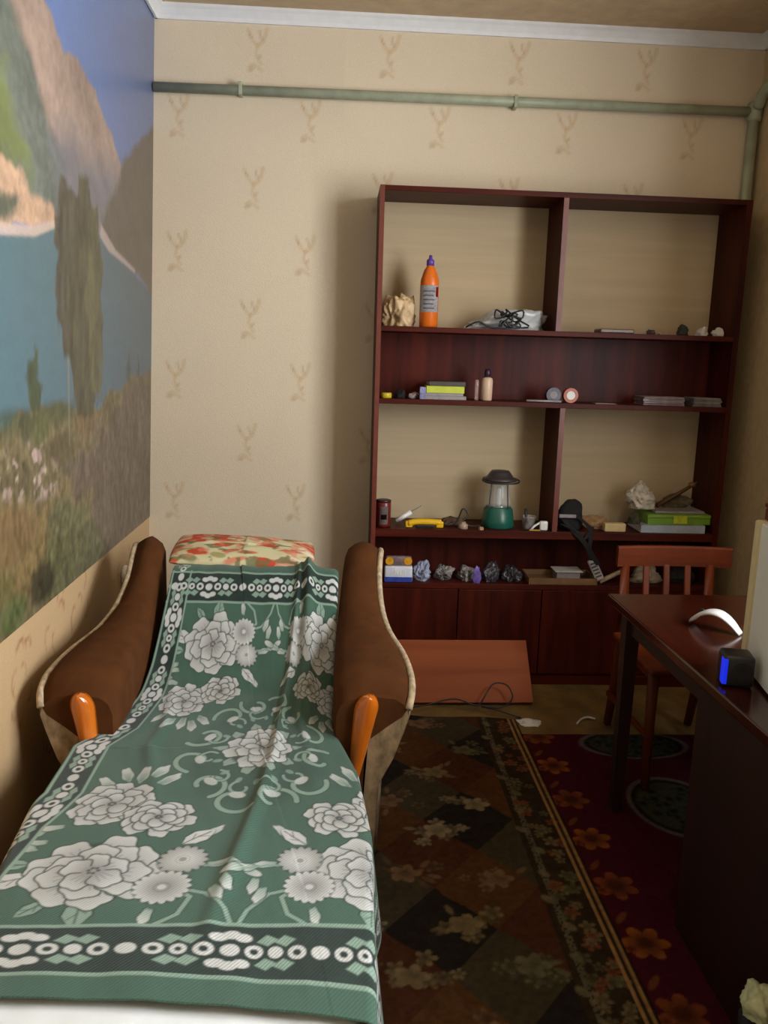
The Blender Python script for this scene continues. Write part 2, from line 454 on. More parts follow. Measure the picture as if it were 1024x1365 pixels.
g.poly([(0.5, 1.30), (2.0, 1.285), (2.187, 1.288), (2.30, 1.32), (2.399, 1.306), (2.655, 1.325), (3.063, 1.285), (3.265, 1.344), (3.493, 1.381), (3.98, 1.41), (3.98, .60), (0.5, .60)], land, .02, 1, warp)
bsh = shade(S(112, 96, 80), fine * .6 + vnoise(X, Y, 16, 18, 4, 5) * .7, 0.40)
g.poly([(2.685, 1.117), (2.95, 1.16), (3.16, 1.223), (3.50, 1.34), (3.98, 1.40), (3.98, .70), (3.266, .70), (2.755, .86)], bsh, .05, .95, warp2)
g.poly([(1.9, 1.10), (2.226, 1.099), (2.51, 1.03), (2.72, 1.05), (3.0, .95), (2.9, .80), (2.2, .82), (1.9, .9)], shade(S(142, 116, 72), fine, .5), .06, .7, warp2)
rk = vnoise(X, Y, 26, 21, 3)
w = g.win(2.12, 2.66, 1.04, 1.27)
msk = np.clip((rk[w] - .05) * 6, 0, 1) * np.clip(1 - ((X[w] - 2.38) / .29) ** 2, 0, 1) * np.clip(1 - ((Y[w] - 1.155 + .12 * (X[w] - 2.38)) / .10) ** 4, 0, 1)
g.mix(w, msk, S(196, 166, 152))
g.poly([(2.50, .99), (2.75, 1.02), (2.95, .96), (3.2, .74), (3.2, .70), (2.55, .70), (2.45, .80)], shade(S(104, 104, 70), fine + fib * .5, .55), .07, .85, warp2)
for (cx, cy, rx, ry, c) in ((2.24, .99, .18, .08, S(128, 100, 66)), (2.47, .80, .10, .06, S(46, 46, 36)), (2.24, .77, .10, .05, S(96, 110, 62)), (2.15, .86, .10, .05, S(112, 104, 58)), (2.66, 1.19, .12, .05, S(92, 80, 54)), (2.62, 1.30, .20, .035, S(74, 82, 54)), (2.24, 1.30, .09, .035, S(70, 80, 56)), (2.92, 1.25, .12, .05, S(122, 96, 66)), (2.47, 1.265, .08, .05, S(98, 102, 60)), (2.36, 1.28, .05, .05, S(66, 70, 48))):
    g.ell(cx, cy, rx, ry, 0, c, .03, .75)
w = g.win(0.6, 3.95, .72, 1.3)
g.C[w] *= np.clip(1 + .45 * vnoise(X[w], Y[w], 60, 23, 2, 30), .4, 1.7)[..., None]
# spruces: tapering stacks of drooping boughs
rag = (0.045 * vnoise(X, Y, 24, 91, 3, 12), 0.035 * vnoise(X, Y, 16, 92, 4))
bough = vnoise(X, Y, 34, 93, 3, 9)
def spruce(g, cx, z0, z1, hw, col, top=.3, al=.95):
    L, Rr = [], []
    for q in range(13):
        t = q / 12.0; z = z1 - (z1 - z0) * t
        wd = hw * min(1, top + 1.5 * t) * (1 - .45 * max(0, t - .75) / .25) * (1 + .12 * math.sin(q * 2.3))
        L.append((cx - wd, z)); Rr.append((cx + wd * (1 + .1 * math.cos(q * 1.7)), z))
    g.poly(L + Rr[::-1], shade(col, bough + .3 * fine, .62), .02, al, rag)
g.line([(2.73, 1.55), (2.735, 1.19)], .012, S(150, 140, 116), .7); g.line([(2.88, 1.33), (2.89, 1.17)], .012, S(160, 130, 92), .7); g.line([(3.02, 1.33), (3.02, 1.22)], .010, S(150, 118, 82), .6)
spruce(g, 2.75, 1.47, 1.99, .13, S(84, 76, 60), .55)
spruce(g, 2.90, 1.27, 2.05, .14, S(86, 80, 58), .35)
spruce(g, 3.02, 1.34, 1.97, .10, S(102, 96, 68), .5)
spruce(g, 2.435, 1.31, 1.495, .055, S(76, 84, 56), .2)
spruce(g, 3.49, 1.37, 1.50, .03, S(84, 86, 74), .2, .7)
spruce(g, 3.68, 1.38, 1.47, .03, S(84, 86, 74), .2, .7)
g.C *= np.array([.72, .75, .80]) * (1 + .06 * fine)[..., None]
co = np.stack([LX(Y) + 0.003, X, Y], -1)
grid_mesh('mural', co, g.C, M_mural, parent=wl)

bm = B(); box(bm, wx0 - .2, wx1 + .1, Y_FRONT - .15, Y_BACK + .1, -0.1, 0.0); struct('floor', bm, M_lino)
bm = B(); box(bm, wx0 - .2, wx1 + .1, Y_FRONT - .15, Y_BACK + .1, Z_CEIL, Z_CEIL + .1); struct('ceiling', bm, M_ceiling)
obj('plaster_core', bx(wx0 - .2, wx1 + .1, Y_BACK + .004, Y_BACK + .1, 0, Z_CEIL), M_plaster, wb)
bm = B(); box(bm, wx0 - .2, wx1 + .1, Y_FRONT - .15, Y_FRONT, 0, Z_CEIL); struct('wall_front', bm, M_plaster)
bm = B()
box(bm, RX, RX + .16, Y_FRONT, WIN_Y0, 0, Z_CEIL); box(bm, RX, RX + .16, WIN_Y1, Y_BACK, 0, Z_CEIL)
box(bm, RX, RX + .16, WIN_Y0, WIN_Y1, 0, WIN_Z0); box(bm, RX, RX + .16, WIN_Y0, WIN_Y1, WIN_Z1, Z_CEIL)
M_rwall = mat('right_wallpaper', S(196, 172, 132), 0.85, 0.10, 22)
struct('wall_right', bm, M_rwall)
# window in the right wall
wn = bpy.data.objects.new('window_1', None); COL.objects.link(wn); wn.location = (RX + .08, (WIN_Y0 + WIN_Y1) / 2, WIN_Z0); wn['kind'] = 'structure'
bm = B(); fx0, fx1 = RX + .06, RX + .11
for (a, b_, c, d) in ((WIN_Y0, WIN_Y0 + .06, WIN_Z0, WIN_Z1), (WIN_Y1 - .06, WIN_Y1, WIN_Z0, WIN_Z1), (WIN_Y0 + .06, WIN_Y1 - .06, WIN_Z0, WIN_Z0 + .06), (WIN_Y0 + .06, WIN_Y1 - .06, WIN_Z1 - .06, WIN_Z1), (1.12, 1.18, WIN_Z0 + .06, WIN_Z1 - .06)):
    box(bm, fx0, fx1, a, b_, c, d, .006)
obj('window_frame', bm, M_white_trim, wn)
m, nt, p = node_mat('window_glass')
tr = nt.nodes.new('ShaderNodeBsdfTransparent'); gs = nt.nodes.new('ShaderNodeBsdfGlossy'); gs.inputs['Roughness'].default_value = .02
mx = nt.nodes.new('ShaderNodeMixShader'); mx.inputs[0].default_value = .06
nt.links.new(tr.outputs[0], mx.inputs[1]); nt.links.new(gs.outputs[0], mx.inputs[2]); nt.links.new(mx.outputs[0], nt.nodes['Material Output'].inputs[0])
for (a, b_) in ((WIN_Y0 + .06, 1.12), (1.18, WIN_Y1 - .06)):
    obj('pane', bx(RX + .082, RX + .088, a, b_, WIN_Z0 + .06, WIN_Z1 - .06), m, wn)
obj('window_sill', bx(RX - .10, RX + .06, WIN_Y0 - .05, WIN_Y1 + .05, WIN_Z0 - .03, WIN_Z0, .006), M_white_trim, wn)

# cornices
def cornice(name, p0, p1, nrm):
    bm = B(); prof = [(0, -.055), (.010, -.055), (.014, -.040), (.030, -.018), (.040, -.010), (.040, 0), (0, 0)]
    n = Vector(nrm); P0, P1 = Vector(p0), Vector(p1)
    A = [bm.verts.new(P0 + n * a + Vector((0, 0, b_))) for a, b_ in prof]; Bv = [bm.verts.new(P1 + n * a + Vector((0, 0, b_))) for a, b_ in prof]
    k = len(prof)
    for i in range(k): bm.faces.new((A[i], A[(i + 1) % k], Bv[(i + 1) % k], Bv[i]))
    bm.faces.new(A); bm.faces.new(list(reversed(Bv))); bmesh.ops.recalc_face_normals(bm, faces=bm.faces)
    struct(name, bm, M_white_trim)
cornice('trim_1', (LX(2.92) - .01, Y_BACK - .001, Z_CEIL), (RX, Y_BACK - .001, Z_CEIL), (0, -1, 0))
cornice('trim_2', (RX - .001, Y_FRONT, Z_CEIL), (RX - .001, Y_BACK, Z_CEIL), (-1, 0, 0))
cornice('trim_3', (LX(2.92) + .006, Y_FRONT, Z_CEIL), (LX(2.92) + .006, Y_BACK, Z_CEIL), (1, 0, 0))

# painted heating pipe: along the back wall, down in the right corner, and on along the right wall
pr = thing('heating_pipe', 'grey-green painted pipe running along the back wall under the ceiling', 'pipe', (0.5, Y_BACK - .03, 2.62))
obj('pipe_run', tube(B(), [(LX(2.6) + .01, Y_BACK - .03, 2.612), (0.5, Y_BACK - .03, 2.620), (1.812, Y_BACK - .03, 2.626)], .021, 12), M_pipe, pr, smooth=True)
obj('pipe_drop', tube(B(), [(1.832, Y_BACK - .03, 2.66), (1.834, Y_BACK - .03, 2.2), (1.836, Y_BACK - .03, 0.02)], .024, 12), M_pipe, pr, smooth=True)
obj('pipe_branch', tube(B(), spline([(1.836, Y_BACK - .05, 2.64), (1.838, 3.80, 2.70), (1.838, 3.6, 2.715), (1.838, 2.4, 2.72)], 5), .024, 12), M_pipe, pr, smooth=True)
obj('pipe_elbow', lathe(B(), 1.834, Y_BACK - .03, [(.024, 2.585), (.031, 2.59), (.033, 2.625), (.031, 2.662), (.024, 2.668)], 14), M_pipe, pr, smooth=True)
for xx in (-0.45, 0.75): 
    obj('pipe_clip', bx(xx - .008, xx + .008, Y_BACK - .055, Y_BACK, 2.592, 2.645, .003), M_pipe, pr)

# ================================================================== FLOOR COVERINGS
def flower(g, x, y, r, c, c2, n=6, ph=0.0, a=1.0):
    for k in range(n):
        t = ph + 2 * math.pi * k / n
        g.ell(x + .62 * r * math.cos(t), y + .62 * r * math.sin(t), .42 * r, .30 * r, t, c, .004, a, c2)
    g.ell(x, y, .28 * r, .28 * r, 0, c2, .004, a)

# brown carpet
g = Grid(330, 440, -0.86, 0.768, 0.75, 3.275, S(50, 38, 25))
X, Y = g.X, g.Y
u = (X + Y * .85) / .30 + .06 * vnoise(X, Y, 8, 201, 2); v = (X - Y * .85) / .30
ck = (np.floor(u) + 2 * np.floor(v)) % 4
pal = [S(34, 30, 26), S(74, 48, 26), S(58, 50, 36), S(66, 38, 24)]
for q in range(4): g.C[ck == q] = pal[q]
rs = np.random.RandomState(5)
for i in range(-1, 7):
    for j in range(13):
        x = -0.80 + .285 * i + (.14 if j % 2 else 0) + rs.uniform(-.04, .04); y = 0.78 + .20 * j + rs.uniform(-.03, .03)
        if x > .58: continue
        base = [S(128, 114, 88), S(116, 100, 70), S(112, 86, 62), S(96, 90, 66)][rs.randint(4)]
        for q in range(rs.randint(9, 18)):
            a = rs.uniform(0, 6.28); r = rs.uniform(.0, .095)
            c = np.clip(np.array(base) * rs.uniform(.55, 1.1), 0, 1)
            if rs.rand() < .6: flower(g, x + 1.3 * r * math.cos(a), y + .8 * r * math.sin(a), rs.uniform(.016, .030), tuple(c), tuple(c * .4), 5, a, .9)
            else: g.ell(x + 1.3 * r * math.cos(a), y + .8 * r * math.sin(a), .022, .009, a, tuple(c * .8), .004, .8)
        for k in range(5): g.ell(x + .022 * math.cos(k * 1.26), y + .018 * math.sin(k * 1.26), .026, .016, k * 1.26, base, .004, .95, tuple(np.array(base) * .5))
w = np.where(X > .60); g.C[w] = S(44, 34, 22)
w = np.where((X > .622) & (X < .640) & (rs.rand(*X.shape) < .75)); g.C[w] = S(80, 72, 56)
for j in range(120):
    x = rs.uniform(.645, .725); y = rs.uniform(.75, 3.25); c = [S(104, 90, 62), S(112, 66, 44), S(84, 78, 52)][rs.randint(3)]
    flower(g, x, y, rs.uniform(.014, .026), c, tuple(np.array(c) * .5), 5, rs.rand())
for j in range(22):
    y = .8 + j * .115; g.ell(.631 + .02 * math.sin(j * 2.1), y, .013, .020, .6, S(100, 90, 66), .005, .7)
for x, c in ((.735, S(140, 104, 62)), (.757, S(140, 104, 62))): g.line([(x, .7), (x, 3.3)], .009, c, 1, .003)
g.C *= (1 + .30 * vnoise(X, Y, 70, 31, 2))[..., None]
Zc = 0.012 + 0.004 * vnoise(X, Y, 3, 33, 2) + 0.014 * np.clip((Y - 3.12) / .15, 0, 1) * (1 + np.sin(X * 13)) * .5
edge = Y + 0.02 * np.sin(X * 9) * np.clip((Y - 2.9) / .3, 0, 1) - .05 * np.clip((X - .45) / .3, 0, 1) * np.clip((Y - 2.6) / .6, 0, 1)
M_carpet = painted('carpet_pile', 1.0, 500.0, 0.25, 0.4, spec=0.05)
o = grid_mesh('floral_carpet', np.stack([X, edge, Zc], -1), g.C, M_carpet, thick=0.008)
tag(o, 'brown carpet with pale flowers and a tan striped edge beside the bed', 'carpet')
# burgundy carpet
g = Grid(190, 400, 0.770, 1.82, 0.75, 3.11, S(60, 14, 24))
X, Y = g.X, g.Y
for k in range(11):
    y = 3.085 - .2395 * k; c = S(134, 74, 28) if k % 2 else S(118, 60, 30)
    flower(g, .832, y, .062, c, S(64, 30, 16), 6, k * .4); flower(g, .785, y - .02, .022, S(120, 62, 34), S(70, 30, 20), 5, 0)
    g.ell(.80, y + .10, .03, .010, .9, S(104, 60, 30), .004, .7)
def oval(x, y, rx, ry):
    g.ell(x, y, rx, ry, 0, S(84, 76, 68), .006, .9); g.ell(x, y, rx * .90, ry * .90, 0, S(30, 22, 18), .006, 1)
    g.ell(x, y, rx * .80, ry * .80, 0, S(50, 48, 38), .006, 1)
    rs = np.random.RandomState(int(x * 100 + y * 10))
    for q in range(40):
        a, r = rs.uniform(0, 6.28), rs.rand() ** .5 * .72
        flower(g, x + rx * r * math.cos(a), y + ry * r * math.sin(a), .028, S(58, 58, 46), S(26, 25, 20), 5, a)
for yy in (2.56, 1.45): oval(1.19, yy, .165, .20)
for yy in (3.02, 2.0): oval(1.20, yy, .22, .12)
g.C *= (1 + .22 * vnoise(X, Y, 70, 37, 2))[..., None]
o = grid_mesh('burgundy_carpet', np.stack([X, Y, np.full(X.shape, .009)], -1), g.C, M_carpet, thick=0.007)
tag(o, 'burgundy carpet with orange border flowers and dark ovals under the desk', 'carpet')

# ================================================================== WALL UNIT
UX0, UX1, UF, UB = 0.155, 1.752, 3.634, 3.905
wu = thing('wall_unit', 'dark red-brown open wall unit standing against the back wall', 'shelving unit', (.95, 3.77, 0))
T = .018
obj('side_panel', bx(UX0, UX0 + .020, UF, UB, 0, 2.205, .0015), M_mahog, wu)
obj('side_panel', bx(UX1 - .026, UX1, UF, UB, 0, 2.205, .0015), M_mahog, wu)
obj('top_board', bx(UX0 + .020, UX1 - .026, UF, UB, 2.183, 2.205, .0015), M_mahog_x, wu)
IX0, IX1 = UX0 + .020, UX1 - .026
SHELF = {'a': 1.632, 'b': 1.322, 'c': 0.742, 'd': 0.492}
for z, th in ((SHELF['a'], .022), (SHELF['b'], .022), (SHELF['c'], .036), (SHELF['d'], .024)):
    obj('shelf', bx(IX0, IX1, UF, UB - .006, z - th, z, .0015), M_mahog_x, wu)
obj('divider', bx(.934, .956, UF + .004, UB - .006, SHELF['a'], 2.183, .0015), M_mahog, wu)
obj('divider', bx(.978, 1.001, UF + .004, UB - .006, SHELF['c'], SHELF['b'] - .022, .0015), M_mahog, wu)
zz = [(SHELF['a'], 2.183), (SHELF['c'], SHELF['b'] - .022)]
for a, b_ in zz: obj('pale_back_panel', bx(IX0, IX1, UB - .005, UB, a, b_), M_hard, wu)
M_gloss = wood('polished_mahogany_back', S(54, 13, 8), S(88, 28, 16), 0.42, 'z', 16, spec=.16)
obj('dark_back_panel', bx(IX0, IX1, UB - .05, UB - .008, SHELF['b'], SHELF['a'] - .022), M_gloss, wu)
obj('dark_back_panel', bx(IX0, IX1, UB - .03, UB - .008, SHELF['d'], SHELF['c'] - .036), M_mahog, wu)
obj('plinth', bx(IX0, IX1, UF + .02, UF + .04, 0, .06), M_mahog_x, wu)
for k in range(4):
    wd = (IX1 - IX0) / 4; a = IX0 + k * wd
    obj('cabinet_door', bx(a + .002, a + wd - .002, UF - .002, UF + .016, .062, SHELF['d'] - .026, .002), M_mahog, wu)
# red edge banding on the front edges of the left side panel and dividers
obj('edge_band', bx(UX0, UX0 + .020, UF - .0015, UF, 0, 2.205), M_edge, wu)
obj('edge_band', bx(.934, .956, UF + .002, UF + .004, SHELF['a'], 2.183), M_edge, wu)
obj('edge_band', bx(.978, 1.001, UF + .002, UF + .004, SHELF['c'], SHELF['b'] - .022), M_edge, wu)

# ================================================================== PLANK, CABLE, SCRAPS
pb = tag(obj('leaning_board', bx(-.35, .305, -.009, .009, 0, .295, .0015), M_pinkboard), 'pinkish-brown particle board leaning on the cabinet doors', 'board')
pb.location = (.58, 3.405, .012); pb.rotation_euler = (math.radians(-42), 0, math.radians(1))
cb = spline([(.30, 3.30, .03), (.40, 3.31, .045), (.52, 3.34, .06), (.62, 3.33, .035), (.66, 3.37, .06), (.70, 3.40, .105), (.76, 3.40, .10), (.78, 3.36, .055), (.72, 3.32, .03), (.64, 3.33, .03), (.70, 3.29, .032), (.80, 3.27, .006)], 6)
tag(obj('loose_cable', tube(B(), cb, .0035, 6), M_black, smooth=True), 'thin black cable curling on the floor before the leaning board', 'cable')
tag(obj('paper_scrap', crumple(.775, .880, 3.19, 3.26, .0005, .020, 3, 3, .3), M_paper), 'crumpled white paper scrap on the floor at the carpet corner', 'paper')
bm = tube(B(), spline([(1.03, 3.22, .004), (1.06, 3.26, .006), (1.09, 3.27, .01), (1.12, 3.26, .006)], 4), .005, 6)
tag(obj('string_scrap', bm, M_paper, smooth=True), 'small bit of white string on the bare floor near the chair', 'litter')

# ================================================================== SOFA BED
sb = thing('armchair_bed', 'brown plush fold-out armchair bed beside the left wall', 'sofa bed', (-.3, 2.2, 0))
M_tap = mat('beige_tapestry', S(150, 126, 94), 0.9, 0.42, 42, bump=0.15, stretch=(1, 1, .6))
M_pipfab = mat('pale_piping', S(176, 156, 128), 0.9, 0.35, 60, stretch=(1, 1, .5))
def arm(side):
    # stations: y, inner x, outer x, top z (right arm); the left arm mirrors about its own axis
    st = [(3.13, .045, .160, .740), (3.11, .040, .166, .785), (3.05, .035, .166, .797), (2.97, .028, .158, .772), (2.88, .020, .154, .714), (2.78, .012, .162, .650), (2.66, .006, .182, .613),
          (2.52, .002, .212, .600), (2.40, .0, .224, .598), (2.30, .0, .226, .592), (2.245, .004, .222, .572), (2.215, .010, .212, .540)]
    xf = (lambda y, x: -.608 - x * .95) if side < 0 else (lambda y, x: x)
    if side < 0: st = [(y, xi, xo - .024 * min(1, max(0, (y - 2.55) / .35)), zt) for y, xi, xo, zt in st]
    dzt = .012 if side < 0 else .006
    st = [(y, xi, xo, zt + dzt * max(0, (y - 2.3) / .8)) for y, xi, xo, zt in st]
    top, out = B(), B()
    tr_, or_ = [], []
    for y, xi, xo, zt in st:
        prof_t = [(xi, .10), (xi, zt - .05), (xi + .012, zt - .018), (xi + .035, zt), ((xi + xo) / 2, zt + .010), (xo - .035, zt + .002), (xo - .010, zt - .014), (xo - .002, zt - .032), (xo - .012, zt - .050), (xo - .06, zt - .085), (xi + .085, zt - .13), (xi + .075, .10)]
        prof_o = [(xo - .020, zt - .045), (xo + .004, zt - .030), (xo + .008, zt - .050), (xo - .004, zt - .09), (xo - .035, zt - .18), (xo - .075, .28), (xo - .085, .05), (xi + .02, .05), (xi + .02, zt - .09), (xo - .06, zt - .058)]
        tr_.append([(xf(y, a), y, b_) for a, b_ in prof_t]); or_.append([(xf(y, a), y, b_) for a, b_ in prof_o])
    for bm, R_ in ((top, tr_), (out, or_)):
        V_ = [[bm.verts.new(p) for p in r] for r in R_]
        k = len(V_[0])
        for a, b_ in zip(V_, V_[1:]):
            for i in range(k): bm.faces.new((a[i], a[(i + 1) % k], b_[(i + 1) % k], b_[i])).smooth = True
        for r, rev in ((R_[0], False), (R_[-1], True)) if bm is top else ((R_[0], False),):
            f = bm.faces.new([bm.verts.new(p) for p in (reversed(r) if rev else r)])
            bmesh.ops.triangulate(bm, faces=[f])
        bmesh.ops.recalc_face_normals(bm, faces=bm.faces)
    a_ = obj('armrest', top, M_plush, sb)
    p_ = obj('side_panel', out, M_tap, a_)
    fp = B(); y0, xi, xo, zt = st[-1]
    rows = [(.05, xo - .085), (.16, xo - .080), (.28, xo - .075), (zt - .18, xo - .035), (zt - .09, xo - .004), (zt - .050, xo + .007), (zt - .032, xo + .003)]
    Vr = [[fp.verts.new((xf(y0, x), y0 + d, z)) for x, d in ((xi + .018, .012), (xi + .018, .001), (x1, .001), (x1, .012))] for z, x1 in rows]
    for a, b_ in zip(Vr, Vr[1:]):
        for i in range(4): fp.faces.new((a[i], a[(i + 1) % 4], b_[(i + 1) % 4], b_[i]))
    fp.faces.new(Vr[0]); fp.faces.new(Vr[-1]); bmesh.ops.recalc_face_normals(fp, faces=fp.faces)
    obj('front_panel', fp, M_tap, a_)
    # piping along the outer edge
    pts = [(xf(y, xo + .004), y, zt - .028) for y, xi, xo, zt in st]
    obj('piping', tube(B(), spline(pts, 3), .011, 8), M_pipfab, a_, smooth=True)
    # lacquered wooden front trim: long teardrop
    bm = B(); yb = 2.195
    n = 18; rings = []
    for j in range(n + 1):
        t = (j / n) ** 1.5; z = .560 - .30 * t
        hw = .003 + .033 * math.sqrt(max(0, 1 - ((.16 - t) / .16) ** 2)) if t < .16 else .036 - .022 * (t - .16) / .84
        cx = .101 - .045 * t
        ring = []
        for q in range(10):
            th = math.pi * q / 9
            ring.append(bm.verts.new((xf(2.2, cx + hw * math.cos(th)), yb + .02 - (.034 * math.sin(th)), z)))
        rings.append(ring)
    for a, b_ in zip(rings, rings[1:]):
        for i in range(9): bm.faces.new((a[i], a[i + 1], b_[i + 1], b_[i]))
        bm.faces.new((a[9], a[0], b_[0], b_[9]))
    bm.faces.new(rings[0]); bm.faces.new(list(reversed(rings[-1]))); bmesh.ops.recalc_face_normals(bm, faces=bm.faces)
    obj('wood_trim', bm, M_orange, a_, smooth=True)['label'] = 'orange lacquered wooden front trim'
arm(1); arm(-1)
# backrest, seat base, mattress sections
bm = B(); 
Mb = Matrix.Translation((-.29, 2.78, .30)) @ Matrix.Rotation(math.radians(-38), 4, 'X')
box(bm, -.285, .268, -.0, .14, .02, .47, .03, 3, Mb); obj('backrest', bm, M_plush, sb, smooth=True)
obj('base', bx(-.60, -.02, 2.30, 3.02, .05, .26, .01), M_tap, sb)
obj('mattress', bx(-.60, -.015, 2.27, 2.78, .262, .398, .03, 3), M_plush, sb, smooth=True)
obj('mattress', bx(-.645, .030, 1.55, 2.185, .14, .398, .03, 3), M_plush, sb, smooth=True)
obj('mattress', bx(-.630, .030, .85, 1.545, .14, .398, .03, 3), M_plush, sb, smooth=True)
for x in (-.62, -.0):
    for y in (.95, 1.9): obj('foot', lathe(B(), x, y, [(.018, .014), (.024, .03), (.024, .14)], 10), M_mahog, sb)

# white sheet over the near mattress
def lerp(tab, x):
    return np.interp(x, [a for a, b_ in tab], [b_ for a, b_ in tab])
nx, ny = 110, 60
U, V = np.meshgrid(np.linspace(-.55, .45, nx), np.linspace(.80, 1.50, ny))
def fold_x(s, xl, xr, zt, r=.02):
    """across-bed drape: flat between xl and xr, then rounding over and hanging"""
    x = np.clip(s, xl, xr); z = np.zeros_like(s) + zt
    for sg, lim in ((-1, xl), (1, xr)):
        ov = np.clip(sg * (s - lim), 0, None); q = r * math.pi / 2
        a = np.clip(ov / r, 0, math.pi / 2)
        x = x + sg * r * np.sin(a); z = z - r * (1 - np.cos(a)) - np.clip(ov - q, 0, None)
    return x, z
sx, sz = fold_x(U - .30, -.640, .040, .404, .015)
rip = .006 * vnoise(U * 1.0 + V * .4, V, 7, 41, 3) + .005
co = np.stack([sx, V, sz + rip], -1)
C = np.zeros(co.shape); C[:] = S(226, 230, 232)
M_sheet = painted('white_cotton_sheet', 0.9, 60, 0.02, 0.1, spec=.2)
o = grid_mesh('bed_sheet', co, C, M_sheet, thick=.002); tag(o, 'plain white sheet on the near end of the fold-out bed', 'sheet')

# ---------------------------------------------------------------- green jacquard bedspread
HS, HT = .53, .89
GRN = S(64, 93, 79); BAND = S(35, 50, 45); WHT = S(190, 192, 190); PALE = S(128, 152, 138); GREY = S(144, 144, 142); OUT = S(44, 62, 54)
g = Grid(430, 720, -HS, HS, -HT, HT, GRN)
X, Y = g.X, g.Y
g.C *= (1 + .05 * vnoise(X, Y, 6, 51, 3))[..., None]
def petal(x, y, ang, L, Wd, c=WHT, c2=GREY, o_=.004):
    cx, cy = x + math.cos(ang) * L / 2, y + math.sin(ang) * L / 2
    wa = .09 if L > .045 else 0.0; ph_ = (x * 57 + y * 91) % 6.28
    g.ell(cx, cy, L / 2 + o_, Wd / 2 + o_, ang, OUT, .003, .9, None, 0, 5, wa, ph_)
    g.ell(cx, cy, L / 2, Wd / 2, ang, c, .003, 1, c2, 0, 5, wa, ph_)
    if L > .05:
        for q in (-.22, .0, .22):
            p0 = (x + math.cos(ang) * L * .1 - math.sin(ang) * Wd * q * .4, y + math.sin(ang) * L * .1 + math.cos(ang) * Wd * q * .4)
            g.line([p0, (x + math.cos(ang) * L * .55 - math.sin(ang) * Wd * q, y + math.sin(ang) * L * .55 + math.cos(ang) * Wd * q)], .003, OUT, .35)
def leaf(x, y, ang, L, Wd, c=PALE):
    ca, sa = math.cos(ang), math.sin(ang)
    def q(u, v): return (x + u * ca - v * sa, y + u * sa + v * ca)
    for k, (ww, cc) in enumerate(((Wd + .008, OUT), (Wd, c))):
        g.poly([q(0, 0), q(L * .25, ww * .42), q(L * .55, ww * .5), q(L * .85, ww * .25), q(L, 0), q(L * .85, -ww * .25), q(L * .55, -ww * .5), q(L * .25, -ww * .42)], cc, .003)
    g.line([q(.0, 0), q(L * .85, 0)], .004, OUT, .7); g.line([q(L * .3, 0), q(L * .5, Wd * .3)], .003, OUT, .6); g.line([q(L * .5, 0), q(L * .7, -Wd * .28)], .003, OUT, .6)
def peony(x, y, R, ph=0.0, sq=1.0, sd=1):
    rs = np.random.RandomState(sd)
    g.ell(x, y, R * .9, R * .9 * sq, 0, OUT, .01, .9)
    for (rr, n, L, Wd) in ((.42, 9, .58, .62), (.24, 7, .50, .52), (.08, 5, .40, .42)):
        for k in range(n):
            a = ph + 2 * math.pi * k / n + rr * 3 + rs.uniform(-.15, .15)
            petal(x + math.cos(a) * R * rr, y + math.sin(a) * R * rr * sq, math.atan2(math.sin(a) * sq, math.cos(a)), R * L * rs.uniform(.9, 1.1), R * Wd * rs.uniform(.85, 1.1))
    g.ell(x, y, R * .16, R * .13, 0, GREY, .004); 
    for k in range(6): g.ell(x + R * .07 * math.cos(k), y + R * .07 * math.sin(k), .004, .004, 0, OUT, .002, .8)
def aster(x, y, R, n=14, c=WHT, mid=GREY):
    g.ell(x, y, R, R, 0, OUT, .004, .7)
    for k in range(n):
        a = 2 * math.pi * k / n
        g.ell(x + math.cos(a) * R * .62, y + math.sin(a) * R * .62, R * .36, R * .17, a, c, .002, 1, mid)
    g.ell(x, y, R * .26, R * .26, 0, mid, .003); g.ell(x, y, R * .15, R * .15, 0, c, .002)
def bouquet(fx, fy, sd):
    ax = lambda a: a if fx > 0 else math.pi - a
    ay = lambda a: a if fy > 0 else -a
    A = lambda a: ay(ax(a))
    P = lambda x, y: (fx * x, fy * y)
    # drawn for the lower-left corner: +x towards the middle, +y towards the near edge
    for (x0, y0, pts) in (((-.12), .60, [(-.12, .60), (-.06, .62), (-.02, .67), (.0, .73)]), (-.12, .60, [(-.12, .60), (-.085, .63), (-.10, .68), (-.15, .72)])):
        g.line([P(*p) for p in pts], .014, OUT, .8); g.line([P(*p) for p in pts], .009, PALE)
    for (x, y, a, L) in ((-.10, .43, -.9, .07), (-.07, .52, .1, .05), (-.03, .53, .3, .05), (.0, .54, .5, .045), (-.03, .57, 1.4, .05), (-.05, .60, 1.2, .05)):
        petal(*P(x, y), A(a), L, .022, WHT, PALE, .003)
    g.line([P(-.11, .53), P(-.05, .525), P(.0, .54)], .006, PALE)
    leaf(*P(-.13, .45), A(-.8), .085, .04, WHT)
    leaf(*P(-.27, .64), A(1.5), .075, .05); leaf(*P(-.33, .64), A(2.3), .06, .03); leaf(*P(-.38, .56), A(2.75), .085, .05, WHT); leaf(*P(-.40, .52), A(3.1), .07, .035)
    for (x, y, a) in ((-.40, .44, 3.0), (-.42, .40, 2.6), (-.41, .47, -2.8), (-.39, .38, 2.9)): petal(*P(x, y), A(a), .05, .022, WHT, PALE, .003)
    for (x, y, a) in ((-.30, .19, -1.5), (-.27, .17, -1.2), (-.33, .18, -1.9), (-.25, .20, -.9), (-.36, .22, -2.2)): petal(*P(x, y), A(a), .075, .03, WHT, PALE, .003)
    peony(*P(-.335, .285), .098, .3 * fx, .95, sd)
    peony(*P(-.205, .345), .082, .8, .8, sd + 1)
    peony(*P(-.275, .545), .130, .2 * fx, .86, sd + 2)
    aster(*P(-.118, .505), .050, 16, GREY, WHT); aster(*P(-.140, .595), .054, 18, WHT, GREY)
    petal(*P(-.15, .66), A(1.7), .05, .02, WHT, PALE, .003)
